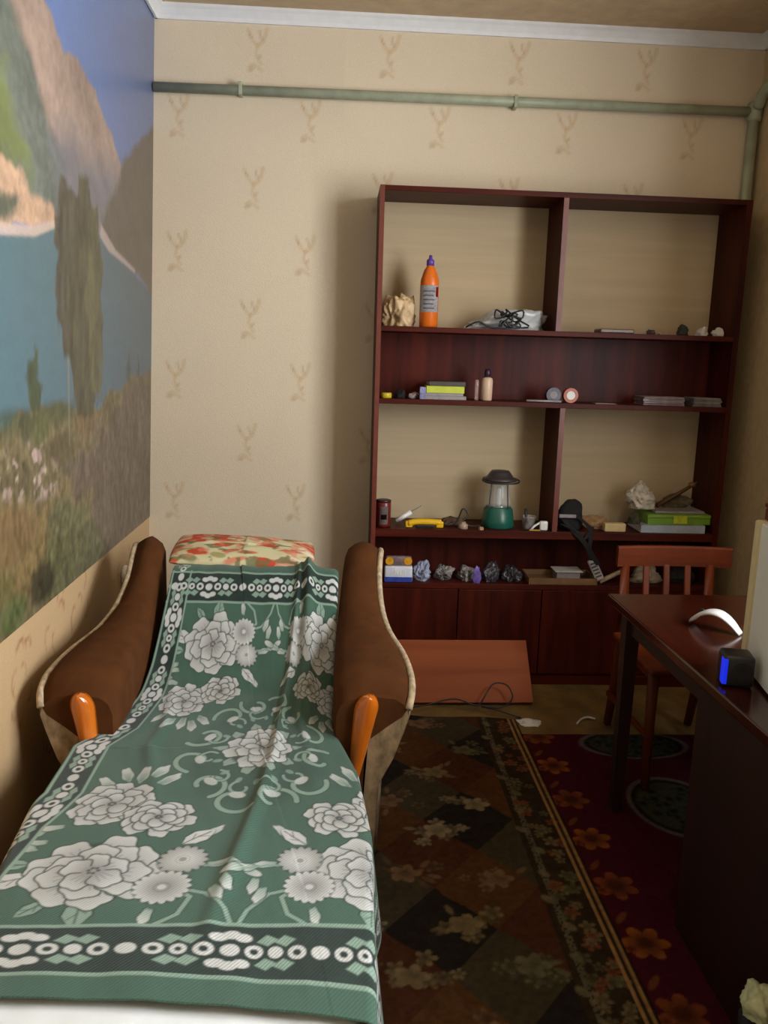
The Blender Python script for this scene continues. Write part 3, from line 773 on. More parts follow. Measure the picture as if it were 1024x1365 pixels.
for fx in (1, -1):
    for fy in (-1, 1): bouquet(fx, fy, 3)
# centre medallion: scroll ring around a rose
def scroll(x, y, a, R, fl=1, wd=.011):
    pts = []
    for k in range(22):
        t = k / 21; th = a + fl * t * 4.6; r = R * (1 - .62 * t)
        pts.append((x + r * math.cos(th), y + r * math.sin(th)))
    g.line(pts, wd + .006, OUT, .8); g.line(pts, wd, PALE)
g.ell(0, 0, .20, .29, 0, OUT, .03, .40)
for k in range(12):
    t = 2 * math.pi * (k + .5) / 12; x, y = .185 * math.cos(t), .27 * math.sin(t)
    scroll(x, y, t + math.pi * .35, .060, 1 if k % 2 else -1, .014)
    scroll(x * .80, y * .80, t + math.pi * 1.2, .034, -1 if k % 2 else 1, .009)
    g.ell(x * .92, y * .92, .014, .022, t, WHT, .003, .8)
for k in range(10):
    t = 2 * math.pi * k / 10; petal(.065 * math.cos(t), .085 * math.sin(t), math.atan2(math.sin(t) * 1.3, math.cos(t)), .062, .034, PALE, GREY)
peony(0.0, 0.0, .105, .1, 1.15, 17)
for k in range(16):
    t = 2 * math.pi * k / 16; g.ell(.125 * math.cos(t), .185 * math.sin(t), .014, .008, t, PALE, .003, .8)
# border bands
def band(get, L, half=.055):
    n = int(round(L / .155)); st_ = L / n
    def q(a, b_): return get(a, b_)
    for k in range(n + 1):
        a0 = -L / 2 + k * st_
        def E(a, b_, ra, rb, c, hole=0.0):
            x, y, sw = q(a0 + a, b_)
            g.ell(x, y, ra if not sw else rb, rb if not sw else ra, 0, c, .003, 1, None, hole)
        def D(a, b_, ra, rb, c):
            pts = [q(a0 + a + da, b_ + db)[:2] for da, db in ((-ra, -rb * .25), (-ra * .1, rb), (ra, rb * .25), (ra * .1, -rb))]
            g.poly(pts, c, .003)
        E(0, 0, .017, .014, WHT)
        E(st_ * .26, 0, .017, .015, WHT, .45); E(-st_ * .26, 0, .017, .015, WHT, .45)
        for sg in (1, -1):
            D(st_ * .40, .026 * sg, .020, .013, PALE); D(-st_ * .40, .026 * sg, .020, .013, PALE)
            if k % 2: 
                for da in (-.022, 0, .022): E(da, (.030 + (.006 if da == 0 else 0)) * sg, .016, .010, WHT)
        E(st_ * .5, 0, .014, .013, WHT, 0 if k % 2 else .4)
def stripe_h(y0, y1, c):
    w = np.where((Y >= y0) & (Y <= y1)); g.C[w] = c
for sg in (1, -1):
    yc = sg * (HT - .118)
    w = np.where(np.abs(Y - yc) < .058); g.C[w] = np.array(BAND) * (1 + .2 * vnoise(X[w], Y[w], 40, 61, 2))[:, None]
    for o_ in (-.062, .062): g.line([(-HS, yc + o_), (HS, yc + o_)], .009, PALE, 1, .002)
for sg in (1, -1):
    xc = sg * (HS - .052)
    w = np.where((np.abs(X - xc) < .040) & (np.abs(Y) < HT - .06)); g.C[w] = np.array(BAND) * (1 + .2 * vnoise(X[w], Y[w], 40, 62, 2))[:, None]
    for o_ in (-.044, .044): g.line([(xc + o_, -HT + .05), (xc + o_, HT - .05)], .008, PALE, 1, .002)
    band(lambda a, b_, xc=xc: (xc + b_ * .8, a, True), 2 * HT - .16)
for sg in (1, -1): band(lambda a, b_, sg=sg: (a, sg * (HT - .118) + b_, False), 2 * HS - .06)
# shape of the draped cloth
prof = [(1.232, .424), (1.6, .424), (2.0, .424), (2.35, .426), (2.50, .440), (2.60, .480), (2.70, .555), (2.80, .640), (2.88, .712), (2.915, .730), (2.95, .733)]
py = np.array([p[0] for p in prof]); pz = np.array([p[1] for p in prof])
arc = np.concatenate([[0], np.cumsum(np.hypot(np.diff(py), np.diff(pz)))])
tpos = (Y + HT) / (2 * HT) * arc[-1]
yy = np.interp(tpos, arc, py); zz_ = np.interp(tpos, arc, pz)
kern = np.ones(25) / 25
zrow = np.convolve(np.pad(zz_[:, 0], 12, mode='edge'), kern, 'valid'); zz_ = np.repeat(zrow[:, None], X.shape[1], 1)
cxm = -.175 - .02 * (yy - 1.2)
xl = np.interp(yy, [1.2, 1.53, 1.9, 2.15, 2.26, 2.45, 2.65, 2.95], [-.662, -.668, -.702, -.706, -.640, -.606, -.594, -.578])
xr = np.interp(yy, [1.2, 1.74, 2.02, 2.16, 2.30, 2.95], [.062, .074, .050, .015, -.022, -.010])
sl = np.interp(yy, [1.2, 1.55, 1.75, 1.90, 2.95], [-.425, -.43, -.47, -HS, -HS])
sr = np.interp(yy, [1.2, 1.8, 2.2, 2.5, 2.95], [.245, .255, .27, .31, .34])
bx_ = np.where(X < 0, cxm + (xl - cxm) * (X / sl), cxm + (xr - cxm) * (X / sr))
ov = np.clip(X - sr, 0, None); rr = .022
ang_ = np.clip(ov / rr, 0, math.pi / 2)
bx_ = np.where(ov > 0, xr + rr * np.sin(ang_), bx_)
dz = -rr * (1 - np.cos(ang_)) - np.clip(ov - rr * math.pi / 2, 0, None)
ovl = np.clip(sl - X, 0, None); angl = np.clip(ovl / rr, 0, math.pi / 2)
bx_ = np.where(ovl > 0, xl - rr * np.sin(angl), bx_)
dz = dz - rr * (1 - np.cos(angl)) - np.clip(ovl - rr * math.pi / 2, 0, None)
bx_ = bx_ + np.clip(ov - rr * 1.6, 0, None) * (.06 + .06 * np.sin(yy * 19)) * (yy < 2.2)
dz = np.where(yy > 2.16, np.maximum(dz, -.10), dz)
wr = np.clip((sr - X) / .10, 0, 1)
# long soft creases running down the bed, and small wrinkles
cre = .016 * np.exp(-((X - (.10 - .12 * (2.6 - yy))) / .018) ** 2) * np.clip((yy - 1.28) * 3, 0, 1)
cre += .012 * np.exp(-((X - (.17 - .03 * (2.6 - yy))) / .022) ** 2) * np.clip((yy - 1.9) * 2, 0, 1)
cre += .026 * np.exp(-((X - (.215 + .04 * (2.4 - yy))) / .030) ** 2) * np.clip((yy - 2.25) * 3, 0, 1)
cre += .007 * np.exp(-((X - (-.33 - .25 * (yy - 2.2))) / .02) ** 2) * np.exp(-((yy - 2.2) / .3) ** 2)
wrk = .006 * vnoise(X * 1.4 + Y * .3, Y * .5, 7, 71, 3) + .004
co = np.stack([bx_, yy + .010 * np.sin(X * 14) * np.clip((Y - .80) / .09, -0, 1) - (.014 * np.sin(X * 7 + 1) + .045 * np.clip((X + .05) / .3, 0, 1.2) ** 2) * np.clip((-.70 - Y) / .19, 0, 1), zz_ + dz + (cre + wrk) * wr + .002], -1)
uv = np.stack([X, Y], -1)
M_spread = painted('jacquard_weave', 0.9, 56.0, 0.11, 0.22, spec=.2, twill=True, sheen=.2)
o = grid_mesh('bedspread', co, g.C, M_spread, thick=.003, uv=uv)
tag(o, 'green jacquard bedspread with white peonies and patterned border on the bed', 'bedspread')
# pillow in a floral case on top of the backrest
gp = Grid(120, 120, -1, 1, -1, 1, S(206, 198, 158))
rs = np.random.RandomState(9)
for q in range(46):
    x, y = rs.uniform(-1, 1), rs.uniform(-1, 1)
    g_, = [gp]; 
    c = [S(198, 84, 52), S(206, 112, 84), S(108, 112, 66), S(226, 214, 186), S(150, 140, 84)][rs.randint(5)]
    gp.ell(x, y, rs.uniform(.10, .22), rs.uniform(.05, .12), rs.uniform(0, 3), c, .03, .8)
red = np.clip((vnoise(gp.X * 1.5, gp.Y, 2.0, 95, 4) - .12) * 6, 0, 1); gp.mix((slice(None), slice(None)), red, S(194, 78, 52))
pk = np.clip((vnoise(gp.X * 1.5, gp.Y, 3.6, 96, 3) - .22) * 6, 0, 1); gp.mix((slice(None), slice(None)), pk * .7, S(214, 128, 104))
ol = np.clip((vnoise(gp.X * 1.5, gp.Y, 4.5, 97, 3) - .25) * 6, 0, 1); gp.mix((slice(None), slice(None)), ol * .8, S(104, 106, 68))
U, V = gp.X, gp.Y
pw = np.clip((1 - np.abs(U) ** 2.6) * (1 - np.abs(V) ** 2.6), 0, 1) ** .42
sgx = U * (.268 - .012 * V * V); 
Rp = Matrix.Rotation(math.radians(2.5), 3, 'Y') @ Matrix.Rotation(math.radians(8), 3, 'X')
pil = thing('pillow', 'flowery cream and red pillow at the head of the bed', 'pillow', (-.350, 3.105, .750))
M_pil = painted('floral_cotton', .9, 120, .06, .1, spec=.2)
for nm, sg in (('pillow_top', 1), ('pillow_underside', -1)):
    loc = np.stack([sgx, V * .14, sg * pw * .037 + .006 * vnoise(U, V, 3, 81, 2) * pw], -1)
    R = np.array(Rp); lc = loc @ R.T
    o = grid_mesh(nm, lc, gp.C, M_pil, parent=pil, flip=(sg < 0))

# wall socket on the left wall
so = thing('wall_socket', 'round white power socket low on the left wall behind the armrest', 'socket', (LX(.56) + .001, 3.44, .56))
RM = Matrix.Rotation(math.radians(90), 4, 'Y')
obj('socket_plate', lathe(B(), 0, 0, [(.045, 0), (.045, .010), (.040, .016), (.030, .018), (.026, .010), (0, .009)], 24, RM), M_whiteplastic, so, local=True, smooth=True)
for q in (-.009, .009): obj('socket_hole', lathe(B(), 0, 0, [(.003, .0095), (.003, .0105), (0, .0105)], 8, Matrix.Translation((0, q, 0)) @ RM), M_black, so, local=True)

# ================================================================== DESK, CHAIR AND WHAT STANDS ON THEM
dk_ = thing('desk', 'polished dark mahogany pedestal desk on the right side', 'desk', (1.25, 1.75, 0))
obj('desktop', bx(.905, 1.60, .80, 2.611, .722, .750, .004), M_desk, dk_)
obj('pedestal_side', bx(.935, .957, .84, 1.955, .010, .722, .001), M_deskside, dk_)
obj('pedestal_side', bx(1.54, 1.562, .84, 1.955, .010, .722, .001), M_deskside, dk_)
obj('pedestal_back', bx(.957, 1.54, 1.933, 1.955, .010, .722, .001), M_deskside, dk_)
obj('apron', bx(.975, 1.535, 2.545, 2.565, .62, .722, .001), M_deskside, dk_)
obj('side_apron', bx(.957, .975, 1.955, 2.530, .64, .722, .001), M_deskside, dk_)
for (x, y) in ((.957, 2.525), (1.53, 2.525)):
    bm = B(); r0 = bmesh.ops.create_cone(bm, cap_ends=True, segments=4, radius1=.024, radius2=.034, depth=.711, matrix=Matrix.Translation((x + .008, y + .014, .3665)) @ Matrix.Rotation(math.pi / 4, 4, 'Z'))
    obj('leg', bm, M_deskside, dk_)

ch = thing('wooden_chair', 'orange varnished wooden chair with a slatted back behind the desk', 'chair', (1.32, 2.9, 0), 0)
def bar(p0, p1, w, d):
    bm = B(); P0, P1 = Vector(p0), Vector(p1); t = (P1 - P0)
    R = t.to_track_quat('Z', 'Y').to_matrix().to_4x4(); 
    box(bm, -w / 2, w / 2, -d / 2, d / 2, 0, t.length, .004, 2, Matrix.Translation(P0) @ R); return bm
def hbar(x0, x1, y0, y1, z0, z1): return bx(x0, x1, y0, y1, z0, z1, .006)
bm = B()
pts = []
nn = 12
for j in range(nn + 1):
    x = 1.110 + .460 * j / nn; yb = 3.13 + .022 * (1 - (2 * j / nn - 1) ** 2)
    pts.append((x, yb))
R_ = [[bm.verts.new((x, y + a, z)) for a, z in ((-.011, .714), (-.013, .788), (-.008, .795), (.008, .795), (.012, .788), (.011, .714))] for x, y in pts]
for a, b_ in zip(R_, R_[1:]):
    for i in range(6): bm.faces.new((a[i], a[(i + 1) % 6], b_[(i + 1) % 6], b_[i]))
bm.faces.new(R_[0]); bm.faces.new(list(reversed(R_[-1]))); bmesh.ops.recalc_face_normals(bm, faces=bm.faces)
obj('top_rail', bm, M_chair, ch)
for x in (1.147, 1.492):
    bm = tube(B(), [(x + .004, 3.20, .016), (x + .002, 3.15, .20), (x, 3.105, .44), (x, 3.12, .60), (x, 3.137, .722)], [.017, .020, .022, .020, .018], 8); obj('back_post', bm, M_chair_z, ch, smooth=True)
for x in (1.236, 1.318, 1.404): obj('slat', bar((x, 3.118, .56), (x, 3.145, .72), .026, .012), M_chair_z, ch)
obj('lower_rail', hbar(1.165, 1.475, 3.105, 3.125, .53, .57), M_chair, ch)
obj('seat', bx(1.10, 1.535, 2.665, 3.085, .435, .458, .010, 3), M_chair, ch)
obj('seat_rail', hbar(1.135, 1.50, 2.695, 2.712, .385, .435), M_chair, ch)
obj('seat_rail', hbar(1.135, 1.152, 2.712, 3.09, .385, .435), M_chair, ch); obj('seat_rail', hbar(1.483, 1.50, 2.712, 3.09, .385, .435), M_chair, ch)
for x in (1.118, 1.517):
    obj('front_leg', tube(B(), [(x - .004, 2.665, .016), (x + .002, 2.69, .22), (x + .006, 2.70, .434)], [.015, .018, .020], 8), M_chair_z, ch, smooth=True)
obj('stretcher', hbar(1.13, 1.505, 3.135, 3.15, .22, .25), M_chair, ch)
for x in (1.128, 1.505): obj('stretcher', bar((x, 2.685, .19), (x, 3.16, .17), .016, .022), M_chair_z, ch)

# arched white mouse
ms = thing('computer_mouse', 'white arched computer mouse lying on the polished desk', 'mouse', (1.107, 2.25, .75), math.radians(-138))
bm = B(); n = 16; rings = []
for j in range(n + 1):
    t = j / n; a = math.pi * (.06 + .84 * t)
    y = -.072 + .144 * t; z = .052 * math.sin(math.pi * (t * .93 + .06)) ** .8
    hw = .027 * (1 - .35 * abs(2 * t - .8) ** 2.2); th = .016 - .004 * t
    z = max(z, th * .55)
    rings.append([bm.verts.new((hw * cx_, y, z + th * cz_)) for cx_, cz_ in ((-1, -.35), (-.96, .0), (-.7, .28), (-.3, .42), (.3, .42), (.7, .28), (.96, 0), (1, -.35), (.6, -.5), (-.6, -.5))])
for a, b_ in zip(rings, rings[1:]):
    for i in range(10): bm.faces.new((a[i], a[(i + 1) % 10], b_[(i + 1) % 10], b_[i]))
bm.faces.new(rings[0]); bm.faces.new(list(reversed(rings[-1]))); bmesh.ops.recalc_face_normals(bm, faces=bm.faces)
obj('mouse_shell', bm, mat('grey_white_plastic', S(186, 184, 182), .4, .03, 30), ms, local=True, smooth=True)
obj('scroll_wheel', lathe(B(), 0, 0, [(.0, -.003), (.009, -.003), (.009, .003), (0, .003)], 12, Matrix.Translation((0, -.045, .043)) @ RM), M_black, ms, local=True)

# speaker cube with a blue light strip
spk = thing('desk_speaker', 'small black cube speaker with a glowing blue strip on the desk', 'speaker', (.968, 1.845, .75), math.radians(-14))
obj('cabinet', bx(-.036, .036, -.036, .036, .001, .078, .010, 3), M_black, spk, local=True, smooth=True)
M_led = mat('blue_led', S(20, 40, 220), .4, .25, 60, emit=(S(24, 50, 255), .55))
obj('light_strip', bx(-.0375, -.030, -.030, -.012, .008, .070, .002), M_led, spk, local=True)['label'] = 'glowing blue strip'
obj('light_strip_front', bx(-.037, -.026, -.0375, -.030, .008, .070, .002), M_led, spk, local=True)
obj('speaker_grille', lathe(B(), 0, 0, [(.024, 0), (.024, .002), (.018, .003), (0, .002)], 20, Matrix.Translation((.008, -.036, .040)) @ Matrix.Rotation(math.radians(90), 4, 'X')), M_bfabric, spk, local=True)

# computer tower
tw = thing('computer_tower', 'white computer tower with a yellowed bezel on the desk', 'computer', (1.037, 1.931, .75), math.radians(-10.9))
M_case = mat('white_case_steel', S(224, 226, 222), .45, .03, 10); M_bez = mat('yellowed_plastic', S(206, 192, 152), .5, .05, 10)
obj('case', bx(0, .175, -.42, -.001, .008, .378, .003), M_case, tw, local=True)
bm = B(); vb = [(-.003, 0), (.178, 0), (.172, .026), (-.008, .027)]
lo_ = [bm.verts.new((x, y, .005)) for x, y in vb]; hi_ = [bm.verts.new((x, y, .382)) for x, y in vb]
bm.faces.new(list(reversed(lo_))); bm.faces.new(hi_)
for i in range(4): bm.faces.new((lo_[i], lo_[(i + 1) % 4], hi_[(i + 1) % 4], hi_[i]))
bmesh.ops.bevel(bm, geom=list(bm.edges), offset=.003, segments=2, affect='EDGES'); obj('bezel', bm, M_bez, tw, local=True)
for (x, y) in ((.02, -.40), (.02, -.04), (.155, -.40), (.155, -.04)): obj('rubber_foot', lathe(B(), x, y, [(.010, .0005), (.010, .0078)], 10), M_black, tw, local=True)
bxo = thing('wooden_box', 'small orange wooden box on top of the white computer tower', 'box', (1.098, 1.945, 1.133), math.radians(-10.9))
obj('box_body', bx(-.045, .06, -.12, .0, .0005, .030, .004), M_chair, bxo, local=True); obj('box_lid', bx(-.047, .062, -.122, .002, .031, .044, .004), M_chair, bxo, local=True)

# bag beside the desk
bg_ = thing('floor_bag', 'dark bag with pale crumpled cloth on top by the desk side', 'bag', (.885, 1.43, 0))
obj('bag_body', crumple(.845, .925, 1.34, 1.50, .011, .205, 5, 4, .12), mat('dark_blue_nylon', S(20, 20, 30), .7, .2, 30), bg_, smooth=True)
obj('cloth_bundle', crumple(.85, .922, 1.40, 1.495, .190, .262, 8, 4, .35), mat('pale_green_cloth', S(188, 190, 150), .9, .2, 40), bg_, smooth=True)

# ================================================================== THINGS ON THE SHELVES
def item(name, label, cat, loc, rotz=0.0, group=None): return thing(name, label, cat, loc, rotz, group)
E_ = .0006
za, zb, zc, zd = SHELF['a'] + E_, SHELF['b'] + E_, SHELF['c'] + E_, SHELF['d'] + E_

# --- top bays
bt = item('cleaner_bottle', 'orange bottle with violet cap and white label on the top shelf', 'bottle', (.386, 3.72, za))
M_or = mat('orange_plastic', S(214, 104, 22), .35, .08, 20); M_vio = mat('violet_plastic', S(92, 62, 150), .4, .1, 30)
obj('bottle_body', lathe(B(), .386, 3.72, [(.036, za), (.041, za + .006), (.041, za + .185), (.039, za + .205), (.026, za + .245), (.016, za + .258), (.016, za + .262)], 28), M_or, bt, smooth=True)
obj('cap', lathe(B(), .386, 3.72, [(.017, za + .2625), (.017, za + .285), (.008, za + .292), (.007, za + .306), (0, za + .308)], 18), M_vio, bt, smooth=True)
def label_patch(cx, cy, r, z0, z1, a0, a1, n=14):
    bm = B(); P = [[bm.verts.new((cx + r * math.cos(a0 + (a1 - a0) * k / n), cy + r * math.sin(a0 + (a1 - a0) * k / n), z)) for k in range(n + 1)] for z in (z0, z1)]
    for k in range(n): bm.faces.new((P[0][k], P[0][k + 1], P[1][k + 1], P[1][k]))
    bmesh.ops.solidify(bm, geom=bm.faces[:], thickness=.0004); return bm
lb = obj('label_paper', label_patch(.386, 3.72, .0418, za + .065, za + .178, -2.9, -.5), mat('printed_label', S(238, 236, 240), .6, .22, 70, stretch=(1, 1, 3)), bt, smooth=True)
obj('red_print', label_patch(.386, 3.72, .0424, za + .130, za + .172, -.95, -.55, 6), mat('red_print', S(190, 36, 30), .5, .1, 40), lb, local=False, smooth=True)
for k in range(5): obj('grey_print', label_patch(.386, 3.72, .0424, za + .078 + .018 * k, za + .084 + .018 * k, -2.3, -1.1 - .1 * (k % 2), 8), mat('grey_print', S(164, 162, 176), .5, .1, 40), lb, smooth=True)

M_cream = mat('cream_film', S(196, 168, 128), .5, .18, 14); M_film = mat('clear_film', S(206, 208, 210), .25, .12, 20, alpha=.72)
o = obj('crumpled_sack', crumple(.178, .334, 3.69, 3.82, za, za + .150, 12, 5, .45), M_cream, smooth=True); tag(o, 'crumpled beige sack left of the orange bottle', 'bag')
o = obj('plastic_bag', crumple(.548, .930, 3.70, 3.85, za, za + .142, 15, 5, .26, .55), M_film, smooth=True); tag(o, 'grey translucent plastic bag on the top shelf by the divider', 'bag')
rs = np.random.RandomState(3)
pts = [(.735 + .065 * math.cos(a * 1.9) * (1 - .03 * a) + .01 * rs.randn(), 3.66 + .018 * math.sin(a * 1.3), za + .012 + .012 * (k % 3) + .05 * max(0, math.sin(a * .65))) for k, a in enumerate(np.linspace(0, 15, 40))]
tag(obj('wire_coil', tube(B(), spline([(.545, 3.665, za + .005), (.60, 3.66, za + .03), (.66, 3.66, za + .006)] + pts, 3), .0042, 6), M_black, smooth=True), 'tangled black wire in front of the grey plastic bag', 'cable')
tag(obj('flat_case', bx(1.140, 1.290, 3.66, 3.76, za, za + .018, .004), mat('brown_leatherette', S(96, 70, 58), .35, .15, 30)), 'flat brown case on the right top shelf', 'case')
for k, (a, b_, h_, c, lab) in enumerate(((1.355, 1.395, .022, S(60, 46, 36), 'small brown lump on the right top shelf beside the flat case'), (1.405, 1.432, .016, S(150, 130, 104), 'tiny tan lump on the right top shelf'))):
    tag(obj('pebble', crumple(a, b_, 3.67, 3.70, za, za + h_, 20 + k, 3, .3), mat('lump', c, .8), smooth=True), lab, 'stone')
tag(obj('pine_cone', crumple(1.495, 1.548, 3.67, 3.72, za, za + .052, 22, 4, .45), mat('dark_green_lump', S(40, 44, 32), .85, .3, 60), smooth=True), 'dark knobbly lump on the right top shelf', 'ornament')
tag(obj('paper_wad', crumple(1.580, 1.638, 3.67, 3.72, za, za + .042, 23, 4, .45), M_paper, smooth=True), 'white paper wad left of the other near the unit side', 'paper')
tag(obj('paper_wad', crumple(1.648, 1.703, 3.66, 3.71, za, za + .040, 24, 4, .45), M_paper, smooth=True), 'white paper wad nearest the right side on the top shelf', 'paper')

# --- middle niche
tag(obj('yellow_tin', lathe(B(), .208, 3.68, [(.022, zb), (.024, zb + .002), (.024, zb + .020), (.022, zb + .023), (0, zb + .023)], 20), mat('yellow_tin', S(196, 172, 30), .4, .1, 30), smooth=True), 'small round yellow tin at the left end of the middle shelf', 'tin')
tag(obj('sunglasses_case', crumple(.245, .300, 3.67, 3.73, zb, zb + .040, 31, 4, .3), M_bfabric, smooth=True), 'dark crumpled pouch beside the yellow tin', 'pouch')
tag(obj('grey_rag', crumple(.305, .358, 3.66, 3.71, zb, zb + .030, 32, 4, .3), mat('grey_rag', S(150, 132, 128), .9, .2, 40), smooth=True), 'small greyish rag left of the book stack', 'cloth')
def book(x0, x1, y0, y1, z0, th, cover, label, rot=0.0, nm='book'):
    t = thing(nm, label, 'book', ((x0 + x1) / 2, (y0 + y1) / 2, z0), rot, None)
    hx, hy = (x1 - x0) / 2, (y1 - y0) / 2
    obj('front_cover', bx(-hx, hx, -hy, hy, th - .0025, th, .0008), cover, t, local=True); obj('back_cover', bx(-hx, hx, -hy, hy, 0, .0025, .0008), cover, t, local=True)
    obj('spine', bx(-hx, hx, -hy, -hy + .0025, .0025, th - .0025), cover, t, local=True)
    obj('pages', bx(-hx + .004, hx - .004, -hy + .003, hy - .004, .0026, th - .0026), M_paper, t, local=True)
M_lime = mat('lime_cover', S(186, 196, 60), .45, .1, 20); M_greyc = mat('grey_cover', S(140, 132, 134), .5, .15, 30); M_dkc = mat('dark_cover', S(60, 50, 44), .5, .2, 30)
book(.365, .560, 3.655, 3.80, zb, .016, M_greyc, 'grey book lowest in the stack on the middle shelf')
book(.362, .545, 3.655, 3.80, zb + .0162, .012, M_greyc, 'thin grey book second from the bottom under the lime one', .02)
book(.385, .552, 3.660, 3.80, zb + .0285, .030, M_lime, 'lime green book in the stack on the middle shelf', -.02)
book(.395, .555, 3.67, 3.81, zb + .0588, .020, M_dkc, 'dark book on top of the lime green book', .03)
tag(obj('blue_cube_toy', bx(.352, .379, 3.640, 3.653, zb, zb + .054, .003), mat('blue_white_mottle', S(120, 118, 160), .5, .6, 90)), 'small blue and white packet standing at the left end of the books', 'packet')
sbt = item('lotion_bottle', 'small cream bottle with dark purple cap on the middle shelf', 'bottle', (.656, 3.69, zb))
obj('bottle_body', lathe(B(), .656, 3.69, [(.021, zb), (.024, zb + .004), (.025, zb + .085), (.022, zb + .098), (.012, zb + .103)], 20), mat('cream_plastic', S(206, 176, 150), .4, .06, 30), sbt, smooth=True)
obj('cap', lathe(B(), .656, 3.69, [(.014, zb + .1035), (.014, zb + .125), (.010, zb + .138), (0, zb + .139)], 16), mat('purple_cap', S(44, 22, 44), .4, .1, 30), sbt, smooth=True)
vt = item('glass_vial', 'thin clear glass vial just left of the cream bottle', 'vial', (.612, 3.70, zb))
obj('vial_glass', lathe(B(), .612, 3.70, [(.008, zb), (.009, zb + .002), (.009, zb + .085), (.007, zb + .09)], 14), mat('vial_glass', S(200, 170, 160), .1, .05, 30, alpha=.35), vt, smooth=True)
rl = item('tape_roll', 'dark blue roll of tape standing left of the orange roll', 'tape', (.957, 3.70, zb))
def ringroll(x, y, z0, R, r, w, m1, m2, t):
    M = Matrix.Translation((x, y, z0 + R)) @ Matrix.Rotation(math.radians(90), 4, 'X')
    obj('tape_band', lathe(B(), 0, 0, [(r, -w / 2), (R, -w / 2), (R, w / 2), (r, w / 2), (r, -w / 2)], 28, M), m1, t, smooth=False)
    obj('core', lathe(B(), 0, 0, [(0, -w / 2 - .001), (r - .0008, -w / 2 - .001), (r - .0008, w / 2), (0, w / 2)], 20, M), m2, t)
ringroll(.957, 3.70, zb, .033, .018, .035, mat('blue_grey_tape', S(60, 60, 78), .35, .3, 40), M_greyc, rl)
rl2 = item('tape_roll', 'orange roll of tape with a shiny white centre on the middle shelf', 'tape', (1.032, 3.69, zb))
ringroll(1.032, 3.69, zb, .033, .020, .035, mat('orange_tape', S(170, 70, 34), .35, .15, 40), M_whiteplastic, rl2)
tag(obj('pen', tube(B(), [(.83, 3.66, zb + .006), (.985, 3.652, zb + .006)], .005, 8), mat('grey_pen', S(150, 144, 146), .35, .1, 30), smooth=True), 'thin grey pen lying before the blue tape roll', 'pen')
def discs(x0, x1, n, label, nm, seed):
    t = thing(nm, label, 'disc case', ((x0 + x1) / 2, 3.72, zb)); rs = np.random.RandomState(seed)
    return t
M_cd = mat('clear_case', S(120, 104, 108), .12, .2, 30); M_cd2 = mat('grey_case', S(110, 108, 108), .12, .25, 30)
names = ['lowest', 'second lowest', 'second from top', 'topmost']
for x0, x1, mm, side in ((1.355, 1.545, M_cd, 'left-hand'), (1.585, 1.715, M_cd2, 'right-hand')):
    for k in range(4):
        t = thing('disc_case', f'thin disc case {names[k]} in the {side} pile on the middle shelf', 'case', ((x0 + x1) / 2, 3.715, zb + k * .0096), rs.uniform(-.04, .04))
        hx = (x1 - x0) / 2 - (.004 if k % 2 else 0)
        obj('case_body', bx(-hx, hx, -.062, .062, 0, .0066, .0012), mm, t, local=True); obj('case_lid', bx(-hx + .001, hx - .001, -.0615, .062, .0068, .0094, .001), M_greyc if k % 2 else mm, t, local=True)
tag(obj('paper_slip', bx(1.135, 1.230, 3.640, 3.70, zb, zb + .004, .001), mat('pinkish_slip', S(150, 116, 104), .6, .2, 30)), 'narrow pinkish slip on the shelf right of the tape rolls', 'paper')

# --- lower bays
cn = item('coffee_can', 'dark red can with a white label at the left of the lower shelf', 'can', (.212, 3.70, zc))
obj('can_body', lathe(B(), .212, 3.70, [(.032, zc), (.034, zc + .003), (.034, zc + .108), (.032, zc + .112)], 26), mat('red_can', S(104, 28, 24), .35, .12, 30), cn, smooth=True)
obj('can_lid', lathe(B(), .212, 3.70, [(.0345, zc + .1125), (.0345, zc + .120), (.030, zc + .122), (0, zc + .122)], 26), mat('dark_lid', S(48, 26, 24), .4, .1, 30), cn, smooth=True)
lb = obj('can_label', label_patch(.212, 3.70, .0348, zc + .012, zc + .095, -2.15, -.95), mat('can_label', S(206, 190, 182), .5, .15, 80), cn, smooth=True)
obj('dark_oval', label_patch(.212, 3.70, .0354, zc + .035, zc + .058, -1.95, -1.15), mat('dark_print', S(60, 30, 28), .5, .2, 60), lb, smooth=True)
t = item('folding_knife', 'white tool propped slantwise behind the yellow box cutter', 'tool', (.325, 3.76, zc))
obj('handle', tube(B(), [(.275, 3.755, zc + .012), (.345, 3.76, zc + .055)], .012, 8), M_whiteplastic, t, smooth=True); obj('blade', bar((.345, 3.76, zc + .055), (.395, 3.763, zc + .085), .016, .006), mat('dull_steel', S(170, 168, 160), .4, .2, 40, metal=.5), t)
t = item('box_cutter', 'yellow box cutter lying on the lower shelf', 'tool', (.40, 3.68, zc))
M_yel = mat('yellow_plastic', S(226, 176, 20), .4, .08, 30)
bm = tube(B(), spline([(.325, 3.675, zc + .018), (.36, 3.675, zc + .026), (.42, 3.675, zc + .027), (.475, 3.675, zc + .024)], 4), .0145, 10); obj('handle', bm, M_yel, t, smooth=True)
obj('grip', bx(.358, .442, 3.659, 3.672, zc + .001, zc + .016, .004), M_black, t)
obj('nose', bx(.312, .345, 3.665, 3.685, zc + .0005, zc + .030, .006), M_yel, t); obj('tail', bx(.452, .486, 3.665, 3.685, zc + .0005, zc + .030, .006), M_yel, t)
tag(obj('wire_scrap', tube(B(), spline([(.50, 3.69, zc + .006), (.55, 3.70, zc + .03), (.575, 3.70, zc + .085), (.60, 3.70, zc + .06), (.575, 3.69, zc + .02), (.62, 3.69, zc + .008), (.66, 3.69, zc + .012)], 5), .004, 6), M_black, smooth=True), 'bent dark wire loop left of the lantern', 'cable')
